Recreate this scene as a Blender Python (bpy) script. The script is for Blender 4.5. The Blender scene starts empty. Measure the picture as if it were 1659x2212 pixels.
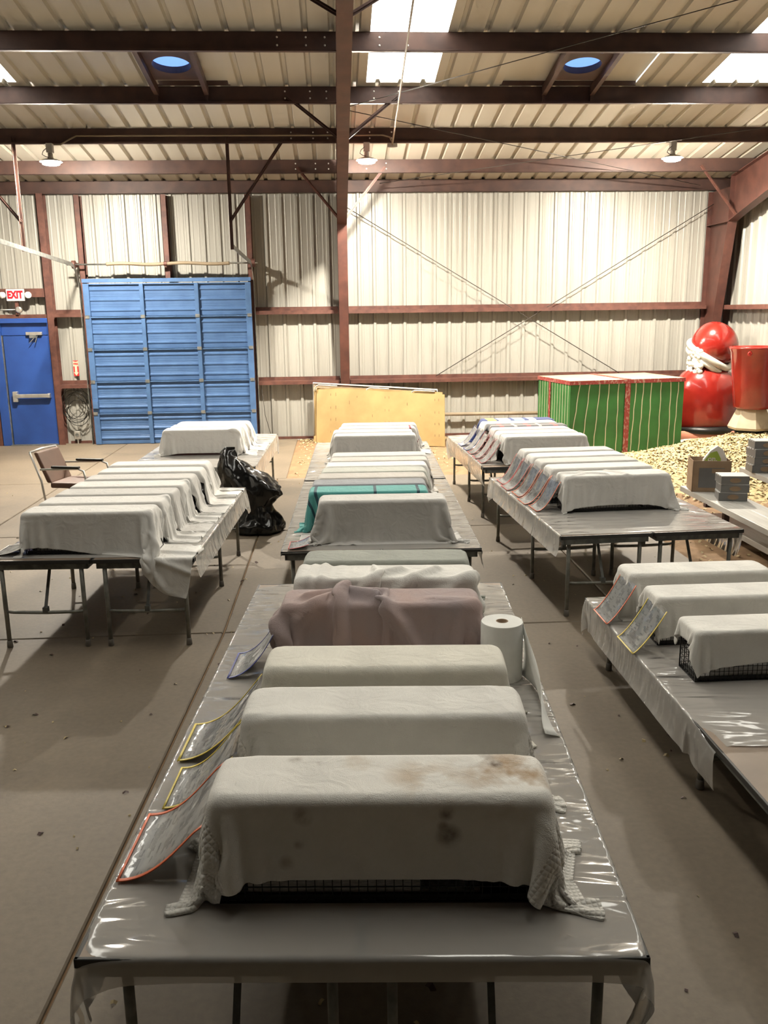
import bpy, bmesh, math, random
import numpy as np
from mathutils import Vector, Matrix
random.seed(7)
rng = np.random.default_rng(11)
sc = bpy.context.scene
col = sc.collection

# ------------------------------------------------------------------ camera
F_PX, PITCH, ROLL, YAW, CAM_H = 1878.534, 0.226509, -0.013048, 0.053187, 2.48785
D = 17.598                                   # distance to the back wall
cp, sp, cy, sy = math.cos(PITCH), math.sin(PITCH), math.cos(YAW), math.sin(YAW)
fw = Vector((sy*cp, cy*cp, -sp)); rt = Vector((cy, -sy, 0)); up = rt.cross(fw)
cr, sr = math.cos(ROLL), math.sin(ROLL)
r2 = cr*rt + sr*up; u2 = -sr*rt + cr*up
cam = bpy.data.cameras.new('camera'); camo = bpy.data.objects.new('camera', cam); col.objects.link(camo)
cam.sensor_fit = 'VERTICAL'; cam.sensor_height = 36.0; cam.lens = 36.0*F_PX/2212.0
cam.clip_start = .05; cam.clip_end = 200
m = Matrix((r2, u2, -fw)).transposed().to_4x4(); m.translation = (0, 0, CAM_H)
camo.matrix_world = m
sc.camera = camo
# ------------------------------------------------------------------ world (overcast daylight above the roof), exposure
world = bpy.data.worlds.new('sky'); sc.world = world; world.use_nodes = True
wb = world.node_tree.nodes['Background']; wb.inputs[0].default_value = (1.0, .975, .92, 1); wb.inputs[1].default_value = 1.2
sc.view_settings.view_transform = 'Standard'; sc.view_settings.look = 'None'
sc.view_settings.exposure = 0.70; sc.view_settings.gamma = 1; sc.view_settings.use_curve_mapping = False
sc.cycles.max_bounces = 7; sc.cycles.diffuse_bounces = 4; sc.cycles.glossy_bounces = 3; sc.cycles.transparent_max_bounces = 10
sc.cycles.use_adaptive_sampling = True; sc.cycles.adaptive_threshold = .08; sc.cycles.adaptive_min_samples = 12
sc.cycles.use_denoising = True
sc.cycles.sample_clamp_indirect = 6.0
BULB = 3100.0        # radiance of the lamps
DAYLIGHT = 5.8       # radiance of the daylit roof sheets

# ------------------------------------------------------------------ materials
MATS = {}
def nd(nt, t, **kw):
    n = nt.nodes.new(t)
    for k, v in kw.items():
        if k.startswith('i_'): n.inputs[int(k[2:]) if k[2:].isdigit() else k[2:].replace('_', ' ')].default_value = v
        else: setattr(n, k, v)
    return n
def mat(name, color, rough=.6, metal=0.0, var=.12, vscale=3.0, bump=0.0, bscale=40.0, stretch=(1, 1, 1), coat=0.0, spec=.5, color2=None, coords='Object', detail=4, lo=.35, hi=.65, sheen=0.0):
    M = bpy.data.materials.new(name); M.use_nodes = True; nt = M.node_tree
    b = nt.nodes['Principled BSDF']; L = nt.links
    b.inputs['Roughness'].default_value = rough; b.inputs['Metallic'].default_value = metal
    b.inputs['Coat Weight'].default_value = coat; b.inputs['Specular IOR Level'].default_value = spec
    b.inputs['Sheen Weight'].default_value = sheen
    tc = nd(nt, 'ShaderNodeTexCoord'); mp = nd(nt, 'ShaderNodeMapping'); mp.inputs['Scale'].default_value = stretch
    L.new(tc.outputs[coords], mp.inputs[0])
    c = Vector(color)
    if color2 is None: c1 = c*(1-var); c2 = c*(1+var)
    else: c1 = Vector(color2); c2 = c
    n = nd(nt, 'ShaderNodeTexNoise'); n.inputs['Scale'].default_value = vscale; n.inputs['Detail'].default_value = detail
    L.new(mp.outputs[0], n.inputs['Vector'])
    r = nd(nt, 'ShaderNodeValToRGB'); r.color_ramp.elements[0].position = lo; r.color_ramp.elements[1].position = hi
    r.color_ramp.elements[0].color = (*[min(1, max(0, x)) for x in c1], 1); r.color_ramp.elements[1].color = (*[min(1, max(0, x)) for x in c2], 1)
    L.new(n.outputs['Fac'], r.inputs[0]); L.new(r.outputs[0], b.inputs['Base Color'])
    if bump:
        n2 = nd(nt, 'ShaderNodeTexNoise'); n2.inputs['Scale'].default_value = bscale; n2.inputs['Detail'].default_value = 3
        L.new(mp.outputs[0], n2.inputs['Vector'])
        bp = nd(nt, 'ShaderNodeBump'); bp.inputs['Strength'].default_value = bump; bp.inputs['Distance'].default_value = .01
        L.new(n2.outputs['Fac'], bp.inputs['Height']); L.new(bp.outputs[0], b.inputs['Normal'])
    MATS[name] = M
    return M
def ov(M):   # (nodetree, principled, base colour link source)
    nt = M.node_tree; b = nt.nodes['Principled BSDF']; return nt, b, b.inputs['Base Color'].links[0].from_socket

M_wall = mat('wall_paint', (0.3382, 0.3306, 0.2964), .42, .1, vscale=1.0, stretch=(3, 1, .2), color2=(0.304, 0.2949, 0.2599), lo=.3, hi=.6)
M_roof = mat('roof_paint', (0.5104, 0.4796, 0.4048), .45, .1, vscale=1.0, stretch=(3, .25, 1), color2=(0.4576, 0.4268, 0.3564), lo=.3, hi=.62)
M_brown = mat('red_oxide_steel', (0.09775, 0.0374, 0.0272), .5, .15, vscale=5, color2=(0.06375, 0.0255, 0.01955), bump=.05, bscale=20)
M_brownd = mat('dark_oxide_steel', (.082, .041, .031), .55, .1, vscale=4, color2=(.052, .027, .022))
M_brownd2 = mat('girt_oxide_steel', (0.123, 0.0492, 0.03444), .55, .1, vscale=9, color2=(0.0738, 0.0287, 0.02132))
M_door = mat('blue_door_paint', (0.02496, 0.0741, 0.2886), .35, .1, vscale=3, color2=(0.02028, 0.0585, 0.234))
M_roll = mat('blue_rollup_paint', (0.0741, 0.1482, 0.3042), .38, .15, vscale=4, color2=(0.0585, 0.1209, 0.2574))
M_rollst = mat('blue_stile_paint', (0.0663, 0.1365, 0.2808), .4, .15, vscale=6)
M_alu = mat('brushed_aluminium', (.62, .60, .56), .38, .85, vscale=8)
M_galv = mat('galvanised_steel', (.36, .36, .34), .42, .8, vscale=14, color2=(.22, .23, .22))
M_leg = mat('worn_grey_pipe', (.27, .265, .235), .42, .45, vscale=12, color2=(.16, .16, .14))
M_apron = mat('grey_apron_steel', (.17, .175, .165), .45, .45, vscale=15, color2=(.08, .085, .08))
M_edge = mat('black_table_edging', (.025, .024, .022), .5)
M_ttop = mat('worn_brown_tabletop', (.27, .20, .145), .5, vscale=2.5, color2=(.20, .15, .11))
M_black = mat('black_wire', (.012, .011, .010), .4, .3)
M_tray = mat('black_tray', (.018, .016, .014), .5)
M_maroon = mat('maroon_plastic', (.06, .012, .012), .4)
M_news = mat('newsprint', (.55, .53, .50), .8, vscale=40, color2=(.33, .32, .31), stretch=(1, 1, 6))
M_rubber = mat('rubber', (.16, .145, .125), .8)
M_ply = mat('yellow_plywood', (0.336, 0.224, 0.084), .55, vscale=2.2, color2=(0.256, 0.168, 0.06), stretch=(1, 1, 1), bump=.03, bscale=8)
M_ply2 = mat('pale_plywood', (0.512, 0.4, 0.264), .6, vscale=2)
M_green = mat('green_paint', (0.0287, 0.1558, 0.0328), .5, vscale=3, color2=(0.02214, 0.1148, 0.0246))
M_cream = mat('cream_paint', (0.496, 0.48, 0.336), .6)
M_ribbon = mat('red_brick_ribbon', (0.24, 0.032, 0.028), .55, vscale=30, color2=(0.336, 0.2, 0.16), stretch=(1, 1, .6), lo=.36, hi=.46)
M_gifttop = mat('gift_lid', (0.32, 0.264, 0.168), .6)
M_red = mat('glossy_red_fibreglass', (0.2465, 0.01615, 0.0102), .22, vscale=3, coat=.6, color2=(0.187, 0.0102, 0.00765))
M_white = mat('white_fibreglass', (0.544, 0.528, 0.464), .35, coat=.3)
M_beige = mat('beige_plaster', (0.368, 0.296, 0.208), .6)
M_pink = mat('terracotta_fibreglass', (.50, .20, .13), .35, coat=.3)
M_card = mat('cardboard', (0.306, 0.2125, 0.1318), .8, vscale=6, color2=(0.255, 0.17, 0.102))
M_boxdark = mat('grey_carton', (.16, .155, .15), .45, .2)
M_boxlite = mat('silver_carton_lid', (.60, .60, .59), .35)
M_bag = mat('black_bin_liner', (.006, .006, .006), .16, spec=.6, bump=.35, bscale=9)
M_vinyl = mat('brown_vinyl', (.13, .065, .04), .5)
M_chrome = mat('chair_chrome', (.55, .54, .51), .35, .5)
M_whiteplas = mat('white_plastic', (.72, .70, .66), .4)
M_redprint = mat('red_print', (.55, .02, .02), .5)
M_exit = mat('exit_red', (.55, .008, .02), .4)
M_paper = mat('white_paper_roll', (.72, .72, .69), .85, bump=.08, bscale=150)
M_alubench = mat('bench_aluminium', (.46, .45, .42), .4, .15, vscale=6, stretch=(6, .3, 1))
M_pipe = mat('tan_pipe', (.22, .17, .11), .6)
M_cable = mat('steel_cable', (.06, .052, .045), .5, .5)
M_lime = mat('lime_print', (.32, .45, .07), .5)
M_lamphood = mat('lamp_box', (.45, .44, .41), .5, .3)

def mat_concrete():
    M = mat('concrete', (0.1906, 0.1507, 0.1042), .62, vscale=.8, color2=(0.1348, 0.1051, 0.07161), bump=.06, bscale=60, detail=8, lo=.3, hi=.7)
    nt, b, src = ov(M); L = nt.links
    tc = nd(nt, 'ShaderNodeTexCoord')
    n = nd(nt, 'ShaderNodeTexNoise'); n.inputs['Scale'].default_value = .55; n.inputs['Detail'].default_value = 7; n.inputs['Roughness'].default_value = .55
    L.new(tc.outputs['Object'], n.inputs['Vector'])
    r = nd(nt, 'ShaderNodeValToRGB'); r.color_ramp.elements[0].position = .58; r.color_ramp.elements[1].position = .66
    L.new(n.outputs['Fac'], r.inputs[0])
    mx = nd(nt, 'ShaderNodeMix', data_type='RGBA'); mx.inputs['B'].default_value = (.10, .08, .057, 1)
    mu = nd(nt, 'ShaderNodeMath', operation='MULTIPLY'); mu.inputs[1].default_value = .75
    L.new(r.outputs[0], mu.inputs[0]); L.new(mu.outputs[0], mx.inputs['Factor']); L.new(src, mx.inputs['A'])
    # fine specks
    v = nd(nt, 'ShaderNodeTexNoise'); v.inputs['Scale'].default_value = 28; v.inputs['Detail'].default_value = 2
    L.new(tc.outputs['Object'], v.inputs['Vector'])
    r3 = nd(nt, 'ShaderNodeValToRGB'); r3.color_ramp.elements[0].position = .3; r3.color_ramp.elements[1].position = .7
    r3.color_ramp.elements[0].color = (.9, .9, .9, 1); r3.color_ramp.elements[1].color = (1.05, 1.05, 1.05, 1)
    L.new(v.outputs['Fac'], r3.inputs[0])
    m2 = nd(nt, 'ShaderNodeMix', data_type='RGBA', blend_type='MULTIPLY'); m2.inputs['Factor'].default_value = 1
    L.new(mx.outputs['Result'], m2.inputs['A']); L.new(r3.outputs[0], m2.inputs['B'])
    L.new(m2.outputs['Result'], b.inputs['Base Color'])
    return M
M_conc = mat_concrete()
M_dirt = mat('brown_dirt', (0.24, 0.144, 0.072), .9, vscale=6, color2=(0.168, 0.1, 0.048), bump=.5, bscale=18, detail=8)
M_shav = mat('wood_shavings', (0.4056, 0.3198, 0.1638), .8, vscale=14, color2=(0.312, 0.234, 0.1014), bump=.7, bscale=30)
M_chip = mat('shaving_flake', (0.4524, 0.3666, 0.2028), .7, vscale=6, color2=(0.3354, 0.2574, 0.1248))

def mat_cloth(name, color, var=.1, fine=420, bumpS=.35, color2=None, vscale=4, rough=.95):
    M = mat(name, color, rough, var=var, vscale=vscale, color2=color2, bump=bumpS, bscale=fine, coords='UV', sheen=.15, lo=.3, hi=.7)
    nt, b, src = ov(M); L = nt.links; bp0 = b.inputs['Normal'].links[0].from_node; bp0.inputs['Distance'].default_value = .0045
    tc = nd(nt, 'ShaderNodeTexCoord'); n = nd(nt, 'ShaderNodeTexNoise'); n.inputs['Scale'].default_value = 8; n.inputs['Detail'].default_value = 4; n.inputs['Distortion'].default_value = 1.8; L.new(tc.outputs['UV'], n.inputs['Vector'])
    b2 = nd(nt, 'ShaderNodeBump'); b2.inputs['Strength'].default_value = .27; b2.inputs['Distance'].default_value = .03; L.new(n.outputs['Fac'], b2.inputs['Height']); L.new(b2.outputs[0], bp0.inputs['Normal'])
    return M
M_sheet = mat_cloth('white_cotton_sheet', (.68, .665, .635), .05, 220, .08)
M_sheet2 = mat_cloth('grey_cotton_sheet', (.55, .535, .51), .06, 220, .08)
M_sheet3 = mat_cloth('oat_cotton_sheet', (.50, .47, .43), .06, 220, .08)
M_terry = mat_cloth('white_terry', (.75, .735, .69), .09, 330, .5)
M_terry2 = mat_cloth('cream_terry', (.73, .705, .62), .09, 330, .5)
M_terryG = mat_cloth('sage_terry', (.33, .345, .305), .1, 330, .5)
M_mauve = mat_cloth('mauve_terry', (.35, .30, .31), .1, 330, .5, color2=(.42, .30, .27), vscale=3.2)
M_teal = mat_cloth('teal_cotton', (.09, .33, .31), .06, 200, .1)
M_slate = mat_cloth('slate_cotton', (.27, .28, .30), .12, 60, .3)
M_sage2 = mat_cloth('pale_sage_sheet', (.47, .48, .43), .05, 200, .1)

def striped(name, base, cols, rough=.9):
    """woven stripes / checks along the cloth's own u: list of (pos,width,colour)"""
    M = mat_cloth(name, base, .05, 200, .1); nt, b, src = ov(M); L = nt.links
    tc = nd(nt, 'ShaderNodeTexCoord'); sx = nd(nt, 'ShaderNodeSeparateXYZ'); L.new(tc.outputs['UV'], sx.inputs[0])
    for ax, pos, w, c in cols:
        s = nd(nt, 'ShaderNodeMath', operation='SUBTRACT'); s.inputs[1].default_value = pos; L.new(sx.outputs[ax], s.inputs[0])
        a = nd(nt, 'ShaderNodeMath', operation='ABSOLUTE'); L.new(s.outputs[0], a.inputs[0])
        l = nd(nt, 'ShaderNodeMath', operation='LESS_THAN'); l.inputs[1].default_value = w; L.new(a.outputs[0], l.inputs[0])
        mx = nd(nt, 'ShaderNodeMix', data_type='RGBA'); mx.inputs['B'].default_value = (*c, 1)
        L.new(l.outputs[0], mx.inputs['Factor']); L.new(src, mx.inputs['A']); src = mx.outputs['Result']
    L.new(src, b.inputs['Base Color']); return M
M_tealS = striped('teal_striped_cotton', (.09, .34, .32), [(0, p, .012, (.02, .06, .08)) for p in (.34, .42, .9, 1.25)])
M_plaid = striped('dark_plaid', (.10, .10, .11), [(0, p, .03, (.32, .10, .10)) for p in (.2, .55, .9, 1.3)] + [(0, p, .02, (.45, .44, .42)) for p in (.38, .7, 1.1)] + [(1, p, .02, (.40, .33, .30)) for p in (.2, .4)])
M_blueprint = striped('blue_yellow_print', (.03, .05, .17), [(0, .45, .06, (.62, .50, .10)), (0, .62, .08, (.55, .57, .58)), (0, .82, .07, (.22, .35, .52)), (0, 1.0, .05, (.55, .57, .58))])
M_redstripe = striped('red_edged_sheet', (.50, .48, .46), [(0, 1.12, .012, (.22, .02, .03)), (0, 1.3, .01, (.22, .02, .03))])
M_pinkred = striped('pink_red_sheet', (.52, .46, .44), [(0, .18, .05, (.5, .14, .14))])

def mat_stained():
    M = mat_cloth('stained_white_terry', (.76, .74, .69), .08, 330, .5); nt, b, src = ov(M); L = nt.links
    tc = nd(nt, 'ShaderNodeTexCoord'); n = nd(nt, 'ShaderNodeTexNoise'); n.inputs['Scale'].default_value = 9; n.inputs['Detail'].default_value = 5
    L.new(tc.outputs['UV'], n.inputs['Vector'])
    # uv in metres: u 0..1.75, v 0..0.86 (v small = front hem)
    for (u, v, r, c, st) in ((1.26, .38, .20, (.36, .23, .11), .85), (1.33, .33, .07, (.33, .20, .08), .7), (1.20, .47, .045, (.10, .06, .03), .9), (1.235, .43, .028, (.06, .035, .02), .95), (1.16, .45, .03, (.14, .08, .04), .8), (1.0, .36, .12, (.44, .31, .18), .6), (.82, .44, .07, (.44, .32, .18), .6), (1.05, .29, .10, (.45, .33, .2), .5),
                          (.62, .46, .028, (.18, .12, .08), .9), (.70, .44, .018, (.2, .14, .09), .85), (.66, .21, .035, (.18, .12, .08), .9), (.64, .12, .02, (.2, .14, .1), .8), (1.08, .22, .028, (.10, .06, .04), .9), (1.09, .145, .045, (.10, .065, .04), .9), (1.07, .18, .02, (.2, .14, .1), .8), (.6, .06, .03, (.3, .23, .17), .6)):
        d = nd(nt, 'ShaderNodeVectorMath', operation='DISTANCE'); d.inputs[1].default_value = (u, v, 0); L.new(tc.outputs['UV'], d.inputs[0])
        mr = nd(nt, 'ShaderNodeMapRange'); mr.inputs[1].default_value = r; mr.inputs[2].default_value = r*.3; L.new(d.outputs['Value'], mr.inputs[0])
        q = nd(nt, 'ShaderNodeMapRange'); q.inputs[1].default_value = .42; q.inputs[2].default_value = .62; L.new(n.outputs['Fac'], q.inputs[0])
        mu = nd(nt, 'ShaderNodeMath', operation='MULTIPLY'); L.new(mr.outputs[0], mu.inputs[0]); L.new(q.outputs[0], mu.inputs[1])
        m3 = nd(nt, 'ShaderNodeMath', operation='MULTIPLY'); m3.inputs[1].default_value = st; L.new(mu.outputs[0], m3.inputs[0])
        mx = nd(nt, 'ShaderNodeMix', data_type='RGBA'); mx.inputs['B'].default_value = (*c, 1)
        L.new(m3.outputs[0], mx.inputs['Factor']); L.new(src, mx.inputs['A']); src = mx.outputs['Result']
    L.new(src, b.inputs['Base Color']); return M
M_stain = mat_stained()
def mat_waffle():
    M = mat_cloth('white_waffle_weave', (.72, .70, .65), .05, 100, .2); nt, b, src = ov(M); L = nt.links
    tc = nd(nt, 'ShaderNodeTexCoord'); mp = nd(nt, 'ShaderNodeMapping'); mp.inputs['Scale'].default_value = (62, 62, 1); L.new(tc.outputs['UV'], mp.inputs[0])
    sx = nd(nt, 'ShaderNodeSeparateXYZ'); L.new(mp.outputs[0], sx.inputs[0]); o = []
    for a in (0, 1):
        ml = nd(nt, 'ShaderNodeMath', operation='MULTIPLY'); ml.inputs[1].default_value = math.pi; L.new(sx.outputs[a], ml.inputs[0])
        s = nd(nt, 'ShaderNodeMath', operation='SINE'); L.new(ml.outputs[0], s.inputs[0]); ab = nd(nt, 'ShaderNodeMath', operation='ABSOLUTE'); L.new(s.outputs[0], ab.inputs[0]); o.append(ab)
    mu = nd(nt, 'ShaderNodeMath', operation='MULTIPLY'); L.new(o[0].outputs[0], mu.inputs[0]); L.new(o[1].outputs[0], mu.inputs[1])
    bp = nd(nt, 'ShaderNodeBump'); bp.inputs['Strength'].default_value = .7; bp.inputs['Distance'].default_value = .005
    L.new(mu.outputs[0], bp.inputs['Height']); L.new(bp.outputs[0], b.inputs['Normal']); return M
M_waffle = mat_waffle()

def mat_plastic():
    M = bpy.data.materials.new('clear_poly_sheeting'); M.use_nodes = True; nt = M.node_tree; L = nt.links
    for n in list(nt.nodes):
        if n.type != 'OUTPUT_MATERIAL': nt.nodes.remove(n)
    out = [n for n in nt.nodes if n.type == 'OUTPUT_MATERIAL'][0]
    tc = nd(nt, 'ShaderNodeTexCoord'); mp = nd(nt, 'ShaderNodeMapping'); mp.inputs['Scale'].default_value = (1.3, 3.6, 1); mp.inputs['Rotation'].default_value = (0, 0, .4); L.new(tc.outputs['UV'], mp.inputs[0])
    n1 = nd(nt, 'ShaderNodeTexNoise'); n1.inputs['Scale'].default_value = 1.6; n1.inputs['Detail'].default_value = 1.2; n1.inputs['Distortion'].default_value = 1.6; L.new(mp.outputs[0], n1.inputs['Vector'])
    mp3 = nd(nt, 'ShaderNodeMapping'); mp3.inputs['Rotation'].default_value = (0, 0, .9); mp3.inputs['Scale'].default_value = (2, 7, 1); L.new(tc.outputs['UV'], mp3.inputs[0])
    n3 = nd(nt, 'ShaderNodeTexNoise'); n3.inputs['Scale'].default_value = 1.0; n3.inputs['Detail'].default_value = .5; n3.inputs['Distortion'].default_value = 1.6; L.new(mp3.outputs[0], n3.inputs['Vector'])
    ad = nd(nt, 'ShaderNodeMath', operation='ADD'); L.new(n1.outputs['Fac'], ad.inputs[0]); L.new(n3.outputs['Fac'], ad.inputs[1])
    bp = nd(nt, 'ShaderNodeBump'); bp.inputs['Strength'].default_value = .7; bp.inputs['Distance'].default_value = .034; L.new(ad.outputs[0], bp.inputs['Height'])
    sx = nd(nt, 'ShaderNodeSeparateXYZ'); L.new(tc.outputs['UV'], sx.inputs[0]); ab = nd(nt, 'ShaderNodeMath', operation='ABSOLUTE'); L.new(sx.outputs[0], ab.inputs[0])
    ms = nd(nt, 'ShaderNodeMapRange'); ms.inputs[1].default_value = .35; ms.inputs[2].default_value = .68; ms.inputs[3].default_value = .12; ms.inputs[4].default_value = .85; L.new(ab.outputs[0], ms.inputs[0]); L.new(ms.outputs[0], bp.inputs['Strength'])
    tr = nd(nt, 'ShaderNodeBsdfTransparent'); tr.inputs[0].default_value = (.93, .92, .90, 1)
    df = nd(nt, 'ShaderNodeBsdfDiffuse'); df.inputs[0].default_value = (.80, .78, .74, 1)
    tl = nd(nt, 'ShaderNodeBsdfTranslucent'); tl.inputs[0].default_value = (.75, .74, .70, 1)
    gl = nd(nt, 'ShaderNodeBsdfGlossy'); gl.inputs['Roughness'].default_value = .13; gl.inputs[0].default_value = (1, 1, 1, 1)
    L.new(bp.outputs[0], gl.inputs['Normal'])
    m0 = nd(nt, 'ShaderNodeMixShader'); m0.inputs[0].default_value = .4; L.new(df.outputs[0], m0.inputs[1]); L.new(tl.outputs[0], m0.inputs[2])
    m1 = nd(nt, 'ShaderNodeMixShader'); m1.inputs[0].default_value = .65; L.new(tr.outputs[0], m1.inputs[1]); L.new(m0.outputs[0], m1.inputs[2])
    fr = nd(nt, 'ShaderNodeFresnel'); fr.inputs[0].default_value = 1.5; L.new(bp.outputs[0], fr.inputs['Normal'])
    fa = nd(nt, 'ShaderNodeMath', operation='MULTIPLY_ADD'); fa.inputs[1].default_value = .75; fa.inputs[2].default_value = .04; fa.use_clamp = True; L.new(fr.outputs[0], fa.inputs[0])
    m2 = nd(nt, 'ShaderNodeMixShader'); L.new(fa.outputs[0], m2.inputs[0]); L.new(m1.outputs[0], m2.inputs[1]); L.new(gl.outputs[0], m2.inputs[2])
    L.new(m2.outputs[0], out.inputs[0]); return M
M_poly = mat_plastic()
def mat_film():
    M = bpy.data.materials.new('clear_vinyl_film'); M.use_nodes = True; nt = M.node_tree; L = nt.links
    for n in list(nt.nodes):
        if n.type != 'OUTPUT_MATERIAL': nt.nodes.remove(n)
    out = [n for n in nt.nodes if n.type == 'OUTPUT_MATERIAL'][0]
    tc = nd(nt, 'ShaderNodeTexCoord'); n1 = nd(nt, 'ShaderNodeTexNoise'); n1.inputs['Scale'].default_value = 7; n1.inputs['Detail'].default_value = 2; L.new(tc.outputs['Object'], n1.inputs['Vector'])
    bp = nd(nt, 'ShaderNodeBump'); bp.inputs['Strength'].default_value = .5; bp.inputs['Distance'].default_value = .02; L.new(n1.outputs['Fac'], bp.inputs['Height'])
    tr = nd(nt, 'ShaderNodeBsdfTransparent'); gl = nd(nt, 'ShaderNodeBsdfGlossy'); gl.inputs['Roughness'].default_value = .06; L.new(bp.outputs[0], gl.inputs['Normal'])
    fr = nd(nt, 'ShaderNodeFresnel'); fr.inputs[0].default_value = 1.6; L.new(bp.outputs[0], fr.inputs['Normal'])
    m2 = nd(nt, 'ShaderNodeMixShader'); L.new(fr.outputs[0], m2.inputs[0]); L.new(tr.outputs[0], m2.inputs[1]); L.new(gl.outputs[0], m2.inputs[2]); L.new(m2.outputs[0], out.inputs[0]); return M
M_film = mat_film()
def mat_doc():
    M = mat('printed_form', (.74, .74, .73), .6, var=.02); nt, b, src = ov(M); L = nt.links
    tc = nd(nt, 'ShaderNodeTexCoord'); mp = nd(nt, 'ShaderNodeMapping'); mp.inputs['Scale'].default_value = (1, 1, 1); L.new(tc.outputs['UV'], mp.inputs[0])
    br = nd(nt, 'ShaderNodeTexBrick'); br.inputs['Scale'].default_value = 60; br.inputs['Color1'].default_value = (0, 0, 0, 1); br.inputs['Color2'].default_value = (.5, .5, .5, 1); br.inputs['Mortar'].default_value = (1, 1, 1, 1)
    br.inputs['Mortar Size'].default_value = .03; br.inputs['Brick Width'].default_value = 2.2; br.inputs['Row Height'].default_value = .55; L.new(mp.outputs[0], br.inputs['Vector'])
    n = nd(nt, 'ShaderNodeTexNoise'); n.inputs['Scale'].default_value = 22; L.new(mp.outputs[0], n.inputs['Vector'])
    g = nd(nt, 'ShaderNodeMath', operation='GREATER_THAN'); g.inputs[1].default_value = .5; L.new(n.outputs['Fac'], g.inputs[0])
    iv = nd(nt, 'ShaderNodeMath', operation='LESS_THAN'); iv.inputs[1].default_value = .3; L.new(br.outputs['Color'], iv.inputs[0])
    mu = nd(nt, 'ShaderNodeMath', operation='MULTIPLY'); L.new(g.outputs[0], mu.inputs[0]); L.new(iv.outputs[0], mu.inputs[1])
    m5 = nd(nt, 'ShaderNodeMath', operation='MULTIPLY'); m5.inputs[1].default_value = .4; L.new(mu.outputs[0], m5.inputs[0])
    mx = nd(nt, 'ShaderNodeMix', data_type='RGBA'); mx.inputs['B'].default_value = (.12, .12, .14, 1); L.new(m5.outputs[0], mx.inputs['Factor']); L.new(src, mx.inputs['A'])
    L.new(mx.outputs['Result'], b.inputs['Base Color']); return M
M_doc = mat_doc()
M_orange = mat('orange_binding', (.62, .12, .035), .5); M_yellow = mat('yellow_binding', (.60, .47, .05), .5); M_bluebind = mat('blue_binding', (.03, .045, .26), .5); M_redbind = mat('red_binding', (.5, .06, .06), .5)
def mat_emit(name, c, s):
    M = bpy.data.materials.new(name); M.use_nodes = True; nt = M.node_tree; b = nt.nodes['Principled BSDF']
    b.inputs['Base Color'].default_value = (*c, 1); b.inputs['Emission Color'].default_value = (*c, 1); b.inputs['Emission Strength'].default_value = s; return M
M_bulb = mat_emit('lit_lamp', (1.0, .91, .77), BULB)
M_exitlit = mat_emit('lit_exit_face', (.5, .47, .45), .2)
def mat_skylight():
    M = bpy.data.materials.new('translucent_fibreglass'); M.use_nodes = True; nt = M.node_tree; L = nt.links
    for n in list(nt.nodes):
        if n.type != 'OUTPUT_MATERIAL': nt.nodes.remove(n)
    out = [n for n in nt.nodes if n.type == 'OUTPUT_MATERIAL'][0]
    tc = nd(nt, 'ShaderNodeTexCoord'); mp = nd(nt, 'ShaderNodeMapping'); mp.inputs['Scale'].default_value = (9, 2, 1); L.new(tc.outputs['Object'], mp.inputs[0])
    n1 = nd(nt, 'ShaderNodeTexNoise'); n1.inputs['Scale'].default_value = 2; n1.inputs['Detail'].default_value = 6; L.new(mp.outputs[0], n1.inputs['Vector'])
    r = nd(nt, 'ShaderNodeValToRGB'); r.color_ramp.elements[0].position = .3; r.color_ramp.elements[1].position = .6
    r.color_ramp.elements[0].color = (.55, .52, .44, 1); r.color_ramp.elements[1].color = (.90, .88, .81, 1); L.new(n1.outputs['Fac'], r.inputs[0])
    em = nd(nt, 'ShaderNodeEmission'); em.inputs[1].default_value = DAYLIGHT; L.new(r.outputs[0], em.inputs[0])   # daylit sheet, glowing like a lit window
    df = nd(nt, 'ShaderNodeBsdfDiffuse'); df.inputs[0].default_value = (.3, .3, .28, 1)
    m2 = nd(nt, 'ShaderNodeAddShader'); L.new(em.outputs[0], m2.inputs[0]); L.new(df.outputs[0], m2.inputs[1]); L.new(m2.outputs[0], out.inputs[0]); return M
M_sky = mat_skylight()
def mat_dome():
    M = bpy.data.materials.new('blue_acrylic_dome'); M.use_nodes = True; nt = M.node_tree; L = nt.links
    for n in list(nt.nodes):
        if n.type != 'OUTPUT_MATERIAL': nt.nodes.remove(n)
    out = [n for n in nt.nodes if n.type == 'OUTPUT_MATERIAL'][0]
    tr = nd(nt, 'ShaderNodeBsdfTransparent'); tr.inputs[0].default_value = (.17, .33, .93, 1); tl = nd(nt, 'ShaderNodeBsdfTranslucent'); tl.inputs[0].default_value = (.17, .33, .9, 1)
    m2 = nd(nt, 'ShaderNodeMixShader'); m2.inputs[0].default_value = .3; L.new(tr.outputs[0], m2.inputs[1]); L.new(tl.outputs[0], m2.inputs[2]); L.new(m2.outputs[0], out.inputs[0]); return M
M_dome = mat_dome()

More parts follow.
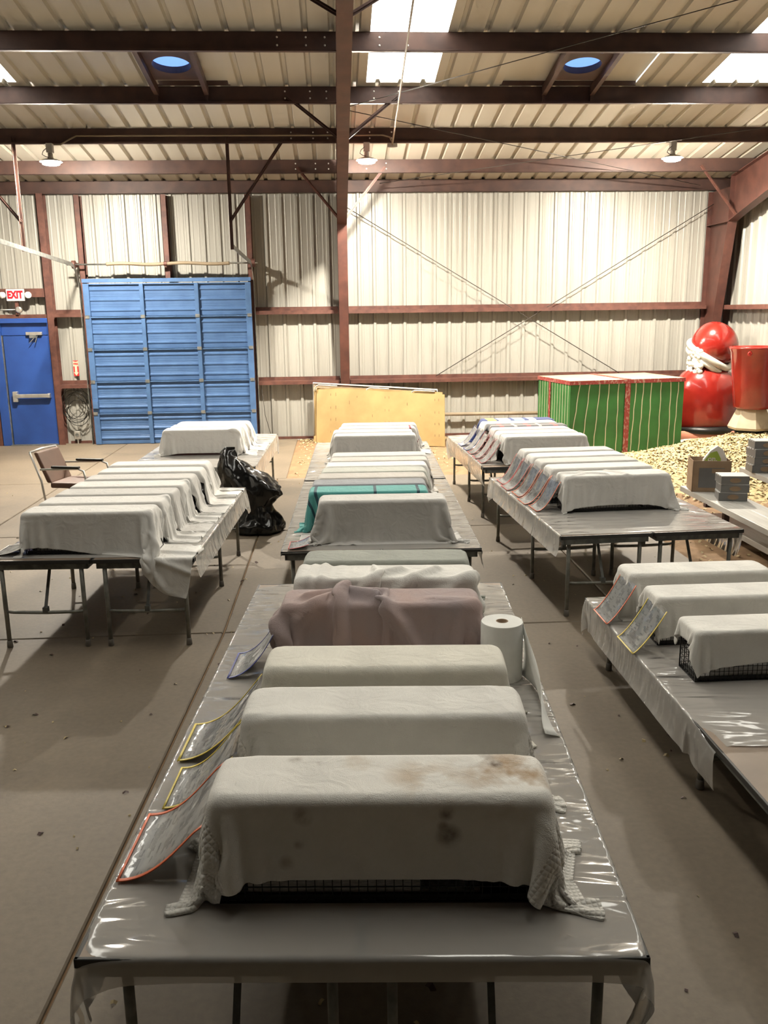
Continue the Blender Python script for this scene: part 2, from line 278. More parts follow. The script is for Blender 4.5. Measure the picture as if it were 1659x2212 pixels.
# ------------------------------------------------------------------ mesh helpers
class MB:
    def __init__(s): s.v = []; s.f = []
    def add(s, vs, fs):
        o = len(s.v); s.v += [tuple(v) for v in vs]; s.f += [tuple(i+o for i in f) for f in fs]; return s
    def box(s, x0, x1, y0, y1, z0, z1):
        return s.add([(x0,y0,z0),(x1,y0,z0),(x1,y1,z0),(x0,y1,z0),(x0,y0,z1),(x1,y0,z1),(x1,y1,z1),(x0,y1,z1)],
                     [(0,3,2,1),(4,5,6,7),(0,1,5,4),(1,2,6,5),(2,3,7,6),(3,0,4,7)])
    def cbox(s, c, d): return s.box(c[0]-d[0]/2, c[0]+d[0]/2, c[1]-d[1]/2, c[1]+d[1]/2, c[2]-d[2]/2, c[2]+d[2]/2)
    def hexa(s, b, t):   # bottom 4 pts, top 4 pts (ccw from above)
        return s.add(list(b)+list(t), [(0,3,2,1),(4,5,6,7),(0,1,5,4),(1,2,6,5),(2,3,7,6),(3,0,4,7)])
    def bar(s, p, q, w, h, upv=(0, 0, 1)):
        p = Vector(p); q = Vector(q); d = (q-p).normalized(); u = Vector(upv)
        if abs(d.dot(u)) > .98: u = Vector((0, 1, 0))
        x = d.cross(u).normalized()*w/2; y = x.cross(d).normalized()*h/2
        return s.hexa([p-x-y, p+x-y, q+x-y, q-x-y], [p-x+y, p+x+y, q+x+y, q-x+y])
    def tube(s, pts, r, n=8, cap=True):
        pts = [Vector(p) for p in pts]; k = len(pts); rr = r if isinstance(r, (list, tuple)) else [r]*k
        o = len(s.v); prev = None
        for i, p in enumerate(pts):
            d = (pts[min(i+1, k-1)]-pts[max(i-1, 0)]).normalized()
            if prev is None:
                a = Vector((0, 0, 1)) if abs(d.z) < .9 else Vector((1, 0, 0)); x = d.cross(a).normalized()
            else: x = (prev-d*prev.dot(d)).normalized()
            prev = x; y = d.cross(x)
            for j in range(n):
                t = 2*math.pi*j/n; s.v.append(tuple(p+(x*math.cos(t)+y*math.sin(t))*rr[i]))
        for i in range(k-1):
            for j in range(n):
                a = o+i*n+j; b = o+i*n+(j+1) % n; s.f.append((a, b, b+n, a+n))
        if cap: s.f.append(tuple(o+j for j in reversed(range(n)))); s.f.append(tuple(o+(k-1)*n+j for j in range(n)))
        return s
    def lathe(s, prof, c=(0, 0, 0), n=24, cap=True):   # prof: (r,z)
        o = len(s.v); k = len(prof)
        for r, z in prof:
            for j in range(n):
                t = 2*math.pi*j/n; s.v.append((c[0]+r*math.cos(t), c[1]+r*math.sin(t), c[2]+z))
        for i in range(k-1):
            for j in range(n):
                a = o+i*n+j; b = o+i*n+(j+1) % n; s.f.append((a, b, b+n, a+n))
        if cap: s.f.append(tuple(o+j for j in reversed(range(n)))); s.f.append(tuple(o+(k-1)*n+j for j in range(n)))
        return s
    def ball(s, c, r, n=16, m=10, fn=None):
        rx, ry, rz = r if isinstance(r, (list, tuple)) else (r, r, r); o = len(s.v)
        for i in range(m+1):
            a = math.pi*i/m
            for j in range(n):
                b = 2*math.pi*j/n; d = Vector((math.sin(a)*math.cos(b), math.sin(a)*math.sin(b), math.cos(a))); k = fn(d) if fn else 1
                s.v.append((c[0]+rx*d.x*k, c[1]+ry*d.y*k, c[2]+rz*d.z*k))
        for i in range(m):
            for j in range(n):
                a = o+i*n+j; b = o+i*n+(j+1) % n; s.f.append((a, a+n, b+n, b))
        return s
    def mesh(s, name):
        me = bpy.data.meshes.new(name); me.from_pydata(s.v, [], s.f); me.update(); return me
    def build(s, name, M, parent=None, smooth=False, bevel=0, seg=2, auto=None):
        me = s.mesh(name); me.materials.append(M)
        if smooth or auto is not None: me.polygons.foreach_set('use_smooth', [True]*len(me.polygons))
        if auto is not None: me.set_sharp_from_angle(angle=math.radians(auto))
        return link(name, me, parent, bevel, seg)
def link(name, me, parent=None, bevel=0, seg=2):
    o = bpy.data.objects.new(name, me); col.objects.link(o)
    if parent is not None: o.parent = parent
    if bevel:
        b = o.modifiers.new('bevel', 'BEVEL'); b.width = bevel; b.segments = seg; b.limit_method = 'ANGLE'
    return o
def tag(o, label=None, cat=None, group=None, kind=None):
    if label: o['label'] = label
    if cat: o['category'] = cat
    if group: o['group'] = group
    if kind: o['kind'] = kind
    return o
def empty(name, loc=(0, 0, 0), rz=0, parent=None):
    o = bpy.data.objects.new(name, None); col.objects.link(o); o.location = loc; o.rotation_euler = (0, 0, rz); o.empty_display_size = .1
    if parent is not None: o.parent = parent
    return o
def thing(name, label, cat, loc=(0, 0, 0), rz=0, group=None): return tag(empty(name, loc, rz), label, cat, group)
def copy_tree(o, parent=None):
    c = o.copy(); col.objects.link(c); c.parent = parent
    for ch in o.children: copy_tree(ch, c)
    return c
def text_mesh(name, body, size, M, parent, loc, rot=(math.pi/2, 0, 0), bold=0.0, sx=1.0, ext=.001):
    cu = bpy.data.curves.new('t', 'FONT'); cu.body = body; cu.size = size; cu.align_x = 'CENTER'; cu.align_y = 'CENTER'; cu.extrude = ext; cu.offset = bold
    t = bpy.data.objects.new('t', cu); col.objects.link(t); dg = bpy.context.evaluated_depsgraph_get(); dg.update()
    me = bpy.data.meshes.new_from_object(t.evaluated_get(dg)); bpy.data.objects.remove(t)
    me.materials.clear(); me.materials.append(M)
    o = link(name, me, parent); o.location = loc; o.rotation_euler = rot; o.scale = (sx, 1, 1); return o

# ================================================================== SETTING
X0, X1 = -7.35, 7.78
YB, YF = D, -13.6
SL = .15; ZP = 4.70; PH = .23               # roof slope, purlin underside at the eave, purlin depth
RIDGE_T = 15.6
def roofz(y, off=PH):
    t = D-y; t = t if t <= RIDGE_T else 2*RIDGE_T-t
    return ZP+off+SL*t
# ---- floor
floor = MB(); N = 70
gx = np.linspace(X0, X1, N); gy = np.linspace(YF, YB, 120)
for y in gy:
    for x in gx:
        h = -.02
        if y > 13.3 and x > -.7 or x > 3.6: h += .012*math.sin(x*5.1+y*2.3)*math.sin(y*4.3-x*1.7)+.008
        floor.v.append((x, y, h))
for j in range(119):
    for i in range(N-1): a = j*N+i; floor.f.append((a, a+1, a+N+1, a+N))
floor = tag(floor.build('floor', M_dirt, smooth=True), kind='structure')
xs = [X0, -4.15, -.93, 2.35, 3.55]; ys = [YF, -10.3, -6.7, -3.4, 0, 6.63, 9.95, 13.26]
g = .007
def slab(x0, x1, y0, y1):
    b = MB(); c = .008
    sk = lambda x, y: x+(.045*min(0, y-7.0) if -1.5 < x < 0 else 0)      # the long joint runs slightly askew
    q4 = lambda d, z: [(sk(x0, y0)+g+d, y0+g+d, z), (sk(x1, y0)-g-d, y0+g+d, z), (sk(x1, y1)-g-d, y1-g-d, z), (sk(x0, y1)+g+d, y1-g-d, z)]
    b.hexa(q4(0, -.12), q4(0, -c)); b.hexa(q4(0, -c), q4(c, 0))
    b.build('concrete_slab', M_conc, floor)
for i in range(4):
    for j in range(len(ys)-1): slab(xs[i], xs[i+1], ys[j], ys[j+1])
slab(X0, -4.15, 13.26, YB); slab(-4.15, -.79, 13.26, YB-.05)

# ---- corrugated walls
def panel_profile(w, ribs, minor=True, rh=.034):
    p = [(0, 0)]; pitch = w/ribs
    for k in range(ribs):
        c = pitch*(k+.5)
        if minor: p += [(c-pitch*.36, 0), (c-pitch*.33, .0035), (c-pitch*.27, .0035), (c-pitch*.24, 0)]
        p += [(c-.042, 0), (c-.022, rh), (c+.022, rh), (c+.042, 0)]
        if minor: p += [(c+pitch*.24, 0), (c+pitch*.27, .0035), (c+pitch*.33, .0035), (c+pitch*.36, 0)]
    p += [(w, 0), (w, .004)]
    return p
def wall(name, n, w, height_fn, place):
    root = tag(empty(name), kind='structure'); prof = panel_profile(w, 3)
    for i in range(n):
        z1a = height_fn(i*w); z1b = height_fn((i+1)*w); b = MB(); k = len(prof)
        for (a, d) in prof: b.v.append(place(i*w+a, d, -.02))
        for (a, d) in prof: b.v.append(place(i*w+a, d, z1a+(z1b-z1a)*a/w))
        for q in range(k-1): b.f.append((q, q+1, q+1+k, q+k))
        b.build('wall_panel', M_wall, root)
    return root
wb_ = .8953; nb = round((X1-X0)/wb_); wb_ = (X1-X0)/nb
eave = lambda t: ZP+PH+.05
wall_back = wall('wall_back', nb, wb_, eave, lambda a, d, z: (X0+a, YB-d+.03, z))
wall_front = wall('wall_front', nb, wb_, lambda t: roofz(YF)+.05, lambda a, d, z: (X1-a, YF+d, z))
ns = 34; wsd = (YB-YF)/ns
wall_right = wall('wall_right', ns, wsd, lambda t: roofz(min(YB, YF+t))+.03, lambda a, d, z: (X1-d+.02, YF+a, z))
wall_left = wall('wall_left', ns, wsd, lambda t: roofz(max(YF, YB-t))+.03, lambda a, d, z: (X0+d-.02, YB-a, z))

def girt(parent, x0, x1, z, y=YB-.0):
    b = MB()
    b.box(x0, x1, y-.2, y-.005, z-.008, z); b.box(x0, x1, y-.208, y-.2, z-.07, z); b.box(x0, x1, y-.014, y-.006, z, z+.07); b.box(x0, x1, y-.2, y-.185, z-.07, z-.062)
    return b.build('girt', M_brownd2, parent)
for z in (2.53, 1.175):
    girt(wall_back, -5.36, -4.80, z); girt(wall_back, -1.53, .09, z); girt(wall_back, .29, 7.40, z)
    b = MB(); b.box(X1-.2, X1-.005, YF+.3, YB-.35, z-.008, z); b.box(X1-.208, X1-.2, YF+.3, YB-.35, z-.085, z); b.build('girt', M_brownd2, wall_right)
    b = MB(); b.box(X0+.005, X0+.2, YF+.3, YB-.35, z-.008, z); b.box(X0+.2, X0+.208, YF+.3, YB-.35, z-.085, z); b.build('girt', M_brownd2, wall_left)
# sill angle along the bottom of the wall
MB().box(-1.5, 7.4, YB-.05, YB-.01, 0, .05).build('base_angle', M_brownd2, wall_back)
MB().box(-5.3, -4.8, YB-.05, YB-.01, 0, .05).build('base_angle', M_brownd2, wall_back)
# framing posts of the openings
def post(x0, x1, z0, z1, y0=YB-.2):
    b = MB(); b.box(x0, x1, y0, y0+.01, z0, z1); b.box(x0, x0+.008, y0, YB-.01, z0, z1); b.box(x0, x1, YB-.02, YB-.01, z0, z1); b.build('framing_post', M_brownd2, wall_back)
post(-5.49, -5.36, 0, 4.71); post(-6.72, -6.57, 0, 4.71); post(-4.80, -4.70, 0, 4.68); post(-3.20, -3.10, 3.14, 4.68); post(-1.63, -1.53, 0, 4.68)
MB().box(-6.60, -5.47, YB-.19, YB-.03, 2.45, 2.52).build('door_header', M_brownd2, wall_back)
MB().box(X0+.02, -5.50, YB-.17, YB-.03, 2.84, 3.0).build('sign_rail', M_brownd2, wall_back)

# ---- roof
ceiling = tag(empty('ceiling'), kind='structure')
PW = .955; XA = .53
k0 = math.floor((X0-XA)/PW); k1 = math.ceil((X1-XA)/PW)
SKY_T0 = D-13.13
prof = panel_profile(PW, 3, False, .045)
def roof_panel(name, x, t0, t1, M, parent, rise=0.0):
    b = MB(); k = len(prof); n = max(1, int((t1-t0)/2))
    for q in range(n+1):
        t = t0+(t1-t0)*q/n
        for (a, d) in prof:
            xx = min(max(x+a, X0-.1), X1+.1); b.v.append((xx, D-t, roofz(D-t)+rise+d))
    for q in range(n):
        for i in range(k-1): a = q*k+i; b.f.append((a, a+1, a+1+k, a+k))
    return b.build(name, M, parent)
TT = D-YF
sky_k = (0, 5, -6); dome_k = {-3: -2.04, 2: 3.405, 3: 3.405}; dome_done = set()
DY0, DY1 = 12.2, 13.2
win = 0
for k in range(k0, k1):
    x = XA+k*PW
    if k in sky_k:
        roof_panel('roof_panel', x, -.15, SKY_T0, M_roof, ceiling)
        win += 1; w = tag(empty('window_%d' % win), kind='structure')
        tcur = SKY_T0
        while tcur < RIDGE_T-.05:
            t2 = min(tcur+3.2, RIDGE_T); roof_panel('skylight_sheet', x, tcur, t2, M_sky, w); tcur = t2
        roof_panel('roof_panel', x, RIDGE_T, TT+.15, M_roof, ceiling)
    elif k in dome_k:
        roof_panel('roof_panel', x, -.15, D-DY1, M_roof, ceiling); roof_panel('roof_panel', x, D-DY0, RIDGE_T, M_roof, ceiling); roof_panel('roof_panel', x, RIDGE_T, TT+.15, M_roof, ceiling)
        cxd = dome_k[k]; cyd = 12.52
        if cxd in dome_done: continue
        dome_done.add(cxd); wide = PW*(2 if cxd > 0 else 1)
        win += 1; w = tag(empty('window_%d' % win), kind='structure')
        def holed(x0, x1, y0, y1, r, dz, name, M, parent):
            b = MB(); n = 64
            ang = [2*math.pi*j/n for j in range(n)]
            for a in ang: b.v.append((cxd+r*math.cos(a), cyd+r*math.sin(a), roofz(cyd+r*math.sin(a))+dz))
            for a in ang:
                c, s = math.cos(a), math.sin(a); q = 1e9
                for lim, v in ((x1-cxd, c), (cxd-x0, -c), (y1-cyd, s), (cyd-y0, -s)):
                    if v > 1e-6: q = min(q, lim/v)
                yy = cyd+q*s; b.v.append((cxd+q*c, yy, roofz(yy)+dz))
            for j in range(n): e = (j+1) % n; b.f.append((j, e, n+e, n+j))
            return b.build(name, M, parent)
        holed(x-.02, x+wide+.02, DY0-.12, DY1+.12, .29, .050, 'roof_sheet', M_roof, w)
        holed(cxd-.33, cxd+.33, 12.15, 12.98, .25, -.03, 'curb_plate', M_brownd, w)
        for yy in (DY0-.02, DY1+.02):   # added strips, block sky light leaking in under the sheet ends
            MB().box(x-.02, x+wide+.02, yy-.02, yy+.02, roofz(yy)-.004, roofz(yy)+.052).build('light_leak_strip', M_brownd, w)
        b = MB()   # upstand ring between plate and sheet
        for z in (-.03, .056):
            for j in range(48): a = 2*math.pi*j/48; b.v.append((cxd+.26*math.cos(a), cyd+.26*math.sin(a), roofz(cyd+.26*math.sin(a))+z))
        for j in range(48): e = (j+1) % 48; b.f.append((j, e, 48+e, 48+j))
        b.build('upstand_ring', M_brownd, w)
        b = MB(); n = 48
        for i, a in enumerate((0, .35, .7, 1.05, 1.35)):
            for j in range(n):
                t = 2*math.pi*j/n; rr = .275*math.cos(a); yy = cyd+rr*math.sin(t); b.v.append((cxd+rr*math.cos(t), yy, roofz(yy)+.052+.16*math.sin(a)))
        for i in range(4):
            for j in range(n): a = i*n+j; e = i*n+(j+1) % n; b.f.append((a, e, e+n, a+n))
        b.f.append(tuple(4*n+j for j in range(n)))
        b.build('acrylic_dome', M_dome, w, smooth=True)
        for s in (-1, 1):   # trimmer channels between purlins, with hanger leg
            xx = cxd+s*.345
            b = MB(); p = [(xx, 11.66, roofz(11.66)), (xx, 13.25, roofz(13.25))]
            b.hexa([(xx-.03, 11.66, p[0][2]-.13), (xx+.03, 11.66, p[0][2]-.13), (xx+.03, 13.25, p[1][2]-.13), (xx-.03, 13.25, p[1][2]-.13)], [(xx-.03, 11.66, p[0][2]-.005), (xx+.03, 11.66, p[0][2]-.005), (xx+.03, 13.25, p[1][2]-.005), (xx-.03, 13.25, p[1][2]-.005)])
            b.box(xx-.02, xx+.02, 13.225, 13.255, roofz(13.25)-.21, roofz(13.25)-.1)
            b.build('trimmer_channel', M_brownd, w)
    else:
        roof_panel('roof_panel', x, -.15, RIDGE_T, M_roof, ceiling); roof_panel('roof_panel', x, RIDGE_T, TT+.15, M_roof, ceiling)
PT = [.06, 1.22, 2.743, 4.329, 5.94, 7.5, 9.08, 10.65, 12.22, 13.8, 15.35]
allT = PT+[2*RIDGE_T-t for t in reversed(PT)]
for i, t in enumerate(allT):
    y = D-t; zb = roofz(y, 0)
    b = MB(); b.box(X0, X1, y-.004, y+.004, zb, zb+PH-.004)
    b.box(X0, X1, y-.062, y+.004, zb-.003, zb+.004); b.box(X0, X1, y-.062, y-.057, zb, zb+.02); b.box(X0, X1, y-.004, y+.06, zb+PH-.006, zb+PH-.001)
    p = b.build('purlin', M_brownd, ceiling)
    if i in (1, 2, 3, 4):
        b = MB()
        for bx in (-.80, -.45, -.22):
            for zz in (.075, .165): b.ball((.19+bx, y-.006, zb+zz), .013, 6, 4)
        for bx in (.45, .80):
            for zz in (.075, .165): b.ball((.19+bx, y-.006, zb+zz), .013, 6, 4)
        b.build('daylight_dots', M_whiteplas, p)['kind'] = 'stuff'  # white beads standing in for daylight showing through the bolt holes

# ---- steel frames
def frame(x, label):
    r = thing('steel_frame', label, 'frame')
    fl = .088
    colp = [(YB-.02, 0), (YB-.02, 4.68), (16.62, 4.68), (16.62, 4.05), (17.50, 0)]
    b = MB(); t = .006
    def plate(pts):
        n = len(pts); o = len(b.v)
        for s in (-t, t):
            for (y, z) in pts: b.v.append((x+s, y, z))
        b.f.append(tuple(o+i for i in range(n))); b.f.append(tuple(o+n+i for i in reversed(range(n))))
        for i in range(n): j = (i+1) % n; b.f.append((o+i, o+n+i, o+n+j, o+j))
    def flange(p, q, th=.012):
        b.bar((x, p[0], p[1]), (x, q[0], q[1]), 2*fl, th, upv=(0, 0, 1) if abs(q[1]-p[1]) < abs(q[0]-p[0]) else (0, 1, 0))
    plate(colp); flange((17.50, 0), (16.62, 4.05)); flange((YB-.02, 0), (YB-.02, 4.68)); flange((YB-.02, 4.05), (16.62, 4.05))
    b.build('column', M_brown, r)
    b = MB()
    top = [(16.62, roofz(16.62, 0)), (2.0, roofz(2.0, 0))]; bot = [(16.62, 4.05), (16.1, 4.19), (13.0, 4.95), (10.0, 5.53), (2.0, 6.75)]
    plate([top[0]]+[(10, roofz(10, 0))]+[top[1]]+list(reversed(bot)))
    for i in range(len(bot)-1): flange(bot[i], bot[i+1])
    flange(top[0], top[1])
    for yy in (16.62, 14.2): b.box(x-fl, x+fl, yy-.006, yy+.006, np.interp(yy, [2, 10, 13, 16.1, 16.62], [6.75, 5.53, 4.95, 4.19, 4.05]), roofz(yy, 0))
    b.build('rafter', M_brown, r)
    # mirrored half on the far side of the ridge
    b = MB(); mir = lambda pts: [(2*(D-RIDGE_T)-y, z) for y, z in pts]
    plate(mir([top[0], top[1]]+list(reversed(bot)))); b.build('rafter', M_brown, r)
    b = MB(); plate(mir(colp)); b.build('column', M_brown, r)
    for t_ in (1.22, 4.329, 7.5):
        y = D-t_; zb = np.interp(y, [2, 10, 13, 16.1, 16.62], [6.75, 5.53, 4.95, 4.19, 4.05])
        for s in (-1, 1):
            if X0 < x+s*.8 < X1:
                q = MB(); q.bar((x+s*fl*.8, y-.03, zb+.02), (x+s*.78, y-.03, roofz(y, 0)+.1), .05, .008); q.bar((x+s*fl*.8, y-.03, zb+.02), (x+s*.78, y-.03, roofz(y, 0)+.1), .008, .05); q.build('flange_brace', M_brownd2 if t_ < 2 else M_brownd, r)
    return r
frame(.19, 'red-brown steel column and rafter running overhead in the middle of the hall')
frame(7.46, 'red-brown tapered steel frame at the right end of the back wall')
frame(-7.12, 'red-brown steel frame against the left end wall')

# ---- bracing rods
def rod(label, p, q, r=.008, M=M_cable, name='bracing_rod'):
    o = MB().tube([p, q], r, 6).build(name, M, smooth=True); tag(o, label, 'rod', 'bracing rods'); return o
rod('bracing rod on the back wall falling from the centre column to the right', (.30, 17.42, 4.42), (5.75, 17.44, 1.20))
rod('bracing rod on the back wall falling from the right column to the left', (7.42, 17.42, 4.44), (2.0, 17.44, 1.22))
def onroof(x, y, off): return (x, y, roofz(y, off))
rod('roof bracing rod rising right from the centre rafter past the blue dome', onroof(.25, 13.3, -.03), onroof(5.5, 9.6, -.03), .006)
rod('roof bracing rod crossing low above the right lamp', onroof(.9, 16.9, -.02), onroof(7.4, 13.8, -.03), .006)
rod('roof bracing rod falling right from the centre rafter to the corner', onroof(.25, 13.4, -.03), onroof(7.0, 17.1, -.03), .006)
rod('roof bracing rod at the top right corner', onroof(7.3, 11.7, .05), onroof(4.5, 9.0, .05), .006)

# ================================================================== DOORS
dr = tag(empty('door_1', (0, 0, 0)), kind='structure')
Yd = YB-.20
b = MB(); b.box(-6.56, -6.40, Yd, YB-.02, 0, 2.45); b.box(-5.505, -5.49, Yd, YB-.02, 0, 2.45); b.box(-6.40, -5.505, Yd, YB-.02, 2.36, 2.45); b.box(-6.40, -5.505, Yd+.08, YB-.02, 2.13, 2.36)
b.build('door_frame', M_door, dr, bevel=.006)
MB().box(-6.375, -5.515, Yd+.06, Yd+.11, .01, 2.12).build('door_leaf', M_door, dr, bevel=.004)
MB().box(-6.405, -6.385, Yd+.03, Yd+.09, 0, 2.13).build('hinge_strip', M_galv, dr)
q = MB(); q.box(-6.28, -6.19, Yd-.03, Yd+.06, .86, 1.06); bar_ = q.build('push_bar_case', M_alu, dr, bevel=.008)
MB().box(-6.22, -5.57, Yd-.04, Yd+.0, .935, 1.01).build('push_bar', M_alu, bar_, bevel=.01)
MB().box(-5.62, -5.57, Yd-.01, Yd+.06, .93, 1.015).build('bar_bracket', M_alu, bar_)
cl = MB().box(-5.92, -5.62, Yd+.0, Yd+.07, 2.13, 2.19).build('closer_body', M_alu, dr, bevel=.006)
q = MB(); q.bar((-5.70, Yd-.01, 2.12), (-5.75, Yd-.02, 1.99), .02, .01); q.bar((-5.75, Yd+.0, 2.1), (-5.86, Yd-.02, 1.98), .015, .01); q.box(-5.85, -5.72, Yd-.02, Yd+.03, 2.08, 2.13); q.build('closer_arm', M_galv, cl)
MB().box(-6.40, -5.50, Yd-.05, Yd+.12, 0, .02).build('threshold', M_galv, dr)

# sectional overhead door
rd = tag(empty('door_2'), kind='structure')
xl, xr, zt_ = -4.74, -1.57, 3.09; Yr = YB-.30
ns_ = 5; hs = (zt_-.02)/ns_
colx = [xl, xl+(xr-xl)*.345, xl+(xr-xl)*.672, xr]
for i in range(ns_):
    z0 = .01+i*hs; z1 = z0+hs-.008
    sec = MB().box(xl+.02, xr-.02, Yr+.03, Yr+.05, z0, z1).build('door_section', M_roll, rd)
    for c in range(3):
        # pressed steel sheet with horizontal ribs
        prof2 = [(0, 0)]; hh = z1-z0-.03
        for k in range(3):
            zc = hh*(k+.5)/3; prof2 += [(zc-.03, 0), (zc-.012, .018), (zc+.012, .018), (zc+.03, 0), (zc+.05, 0), (zc+.055, -.004), (zc+.065, -.004), (zc+.07, 0)]
            zc2 = hh*(k+1)/3
            if k < 2: prof2 += [(zc2-.012, 0), (zc2-.006, -.006), (zc2+.006, -.006), (zc2+.012, 0)]
        prof2 += [(hh, 0)]
        pm = MB(); xa, xb = colx[c]+.045, colx[c+1]-.045
        for zz, d in prof2: pm.v += [(xa, Yr+.028-d, z0+.015+zz), (xb, Yr+.028-d, z0+.015+zz)]
        for k in range(len(prof2)-1): pm.f.append((2*k, 2*k+1, 2*k+3, 2*k+2))
        pm.build('ribbed_panel', M_roll, sec)
    for c, x in enumerate(colx):
        w = .038 if 0 < c < 3 else .055; xc = x+(.06 if c == 0 else -.06 if c == 3 else 0)
        st = MB().box(xc-w, xc+w, Yr-.03, Yr+.03, z0, z1).build('stile', M_rollst, sec, bevel=.004)
    q = MB(); q.box(xl+.02, xr-.02, Yr-.015, Yr+.03, z1-.02, z1); q.build('joint_rail', M_rollst, sec)
    for x in (xl+.05, colx[1], colx[2], xr-.05):
        if i < ns_-1: MB().box(x-.04, x+.04, Yr-.045, Yr-.02, z1-.03, z1+.03).build('hinge', M_galv, sec)
MB().box(xl, xr, Yr-.04, Yr+.04, zt_, zt_+.07).build('top_rail', M_rollst, rd)
MB().box(xl+.02, xl+.12, Yr-.08, Yr-.03, .72, .86).build('latch', M_rollst, rd)
def track(x, xe, ze, ye=14.85):
    pts = [(x, YB-.22, 0), (x, YB-.22, 3.0)]
    for k in range(1, 7): a = math.pi/2*k/6; pts.append((x+(xe-x)*.02*k, YB-.22-.42*(1-math.cos(a)), 3.0+.42*math.sin(a)))
    pts.append((xe, ye, ze))
    q = MB()
    for i in range(len(pts)-1):
        q.bar(pts[i], pts[i+1], .012, .07, upv=(0, 1, 0) if i == 0 else (0, 0, 1)); 
    q.build('track', M_galv, rd)
track(-4.82, -4.92, 3.60, 13.3); track(-1.52, -1.62, 3.56)
q = MB(); q.tube([(-4.98, YB-.36, 3.42), (-1.42, YB-.36, 3.42)], .016, 8); q.build('torsion_bar', M_galv, rd, smooth=True)
for xa, xb in ((-4.25, -3.17), (-3.12, -1.95)):
    pts = [(xa+(xb-xa)*t/60, YB-.36, 3.42+(.012*math.sin(t/60*math.pi*2))) for t in range(61)]
    MB().tube(pts, [.030+.004*(i % 2) for i in range(61)], 10).build('torsion_spring', M_pipe, rd, smooth=True)
for x in (-4.85, -3.15, -1.5):
    q = MB(); q.tube([(x-.03, YB-.36, 3.42), (x+.03, YB-.36, 3.42)], .075 if x != -3.15 else .04, 14); q.box(x-.02, x+.02, YB-.36, YB-.1, 3.38, 3.46); q.build('drum', M_brownd2, rd)
# hangers of the tracks
def hanger(label, x, xd, zd, zt2, zb):
    h = thing('track_hanger', label, 'hanger'); y = 14.83
    q = MB(); q.box(x-.025, x+.025, y-.004, y+.004, zb, zt2); q.box(x-.025, x-.018, y-.04, y+.004, zb, zt2); q.build('hanger_strut', M_brownd, h)
    q = MB(); q.bar((x, y-.01, zd), (xd, y-.01, zt2), .05, .008, upv=(0, 1, 0)); q.bar((x, y-.01, zd), (xd, y-.01, zt2), .008, .05, upv=(0, 1, 0)); q.build('diagonal_strut', M_brownd, h)
zb2 = roofz(14.85, 0)+.1
hanger('brown angle-iron track hanger with a diagonal above the blue overhead door', -1.62, -.70, 3.95, zb2, 3.50)
hanger('brown angle-iron track hanger at the left edge above the blue door', -4.93, -5.9, 3.95, zb2, 3.50)

# ================================================================== LAMPS
def lamp(x, z, label):
    t = thing('hanging_lamp', label, 'lamp', (x, 14.79, z), 0, 'lamps hung under the purlin')
    zt2 = roofz(14.85, 0)-z
    MB().cbox((0, 0, zt2-.07), (.10, .09, .14)).build('junction_box', M_lamphood, t, bevel=.008)
    MB().lathe([(.02, zt2-.13), (.035, zt2-.15), (.04, .10), (.05, .07), (.05, .05)], n=16).build('socket', M_lamphood, t, smooth=True)
    pts = [(-.03, -.04, zt2-.07), (-.09, -.05, zt2-.12), (-.11, -.05, zt2-.17), (-.06, -.04, zt2-.2), (.02, -.03, .08)]
    MB().tube(pts, .006, 6).build('lamp_cord', M_cable, t, smooth=True)
    MB().ball((0, 0, 0), (.13, .13, .021), 24, 12).build('bulb', M_bulb, t, smooth=True)
    MB().lathe([(.045, .075), (.12, .052), (.17, .028), (.173, .032), (.12, .060), (.045, .082)], n=28, cap=False).build('reflector', M_lamphood, t, smooth=True)
    return t
lamp(-4.37, 4.81, 'lit lamp hanging at the left above the blue overhead door')
lamp(.585, 4.815, 'lit lamp hanging just right of the centre rafter')
lamp(5.56, 4.83, 'lit lamp hanging at the right near the corner')
zc = roofz(14.85, 0)+.11
q = MB(); q.tube([(-4.30, 14.78, zc-.13), (-4.2, 14.78, zc-.13), (-4.05, 14.79, zc-.05), (-3.95, 14.80, zc), (.85, 14.80, zc), (.96, 14.80, zc-.03), (1.0, 14.80, zc-.13)], .012, 8)
tag(q.build('conduit', M_pipe, smooth=True), 'thin grey conduit running along the purlin between the lamps', 'conduit')
q = MB(); q.tube([(1.0, 14.86, roofz(14.86, -.03)), (.94, 10.4, roofz(10.4, -.03)), (.92, 8.5, roofz(8.5, -.03))], .013, 8)
cdt = q.build('conduit', M_pipe, smooth=True); tag(cdt, 'conduit hanging down the roof in front of the skylight strip', 'conduit')
MB().cbox((1.0, 14.84, roofz(14.85, 0)-.04), (.16, .06, .05)).build('conduit_box', M_lamphood, cdt)

# ================================================================== WALL FITTINGS
e = thing('exit_sign', 'white exit sign with red letters and two lamp heads above the blue door', 'sign', (-6.02, YB-.24, 2.88))
MB().cbox((0, 0, 0), (.33, .06, .22)).build('sign_body', M_exitlit, e, bevel=.01)
text_mesh('sign_letters', 'EXIT', .185, M_exit, e, (0, -.032, 0), bold=.010, sx=.76)
for s in (-1, 1):
    q = MB(); q.lathe([(.045, -.03), (.06, -.02), (.06, .03), (.03, .05)], n=14); h = q.build('lamp_head', M_whiteplas, e, auto=40); h.location = (s*.235, -.01, .0); h.rotation_euler = (math.pi/2, 0, s*.5)
MB().box(-.03, .03, .01, .05, -.36, -.10).build('sign_stem', M_brownd2, e)
q = MB(); q.lathe([(.06, -.02), (.06, .03), (.04, .05)], n=14); h = q.build('junction_cap', M_alu, e, auto=40); h.location = (.03, .02, -.27); h.rotation_euler = (math.pi/2, 0, 0)
MB().tube([(.03, .03, -.27), (-.8, .03, -.27)], .014, 8).build('feed_conduit', M_galv, e, smooth=True)
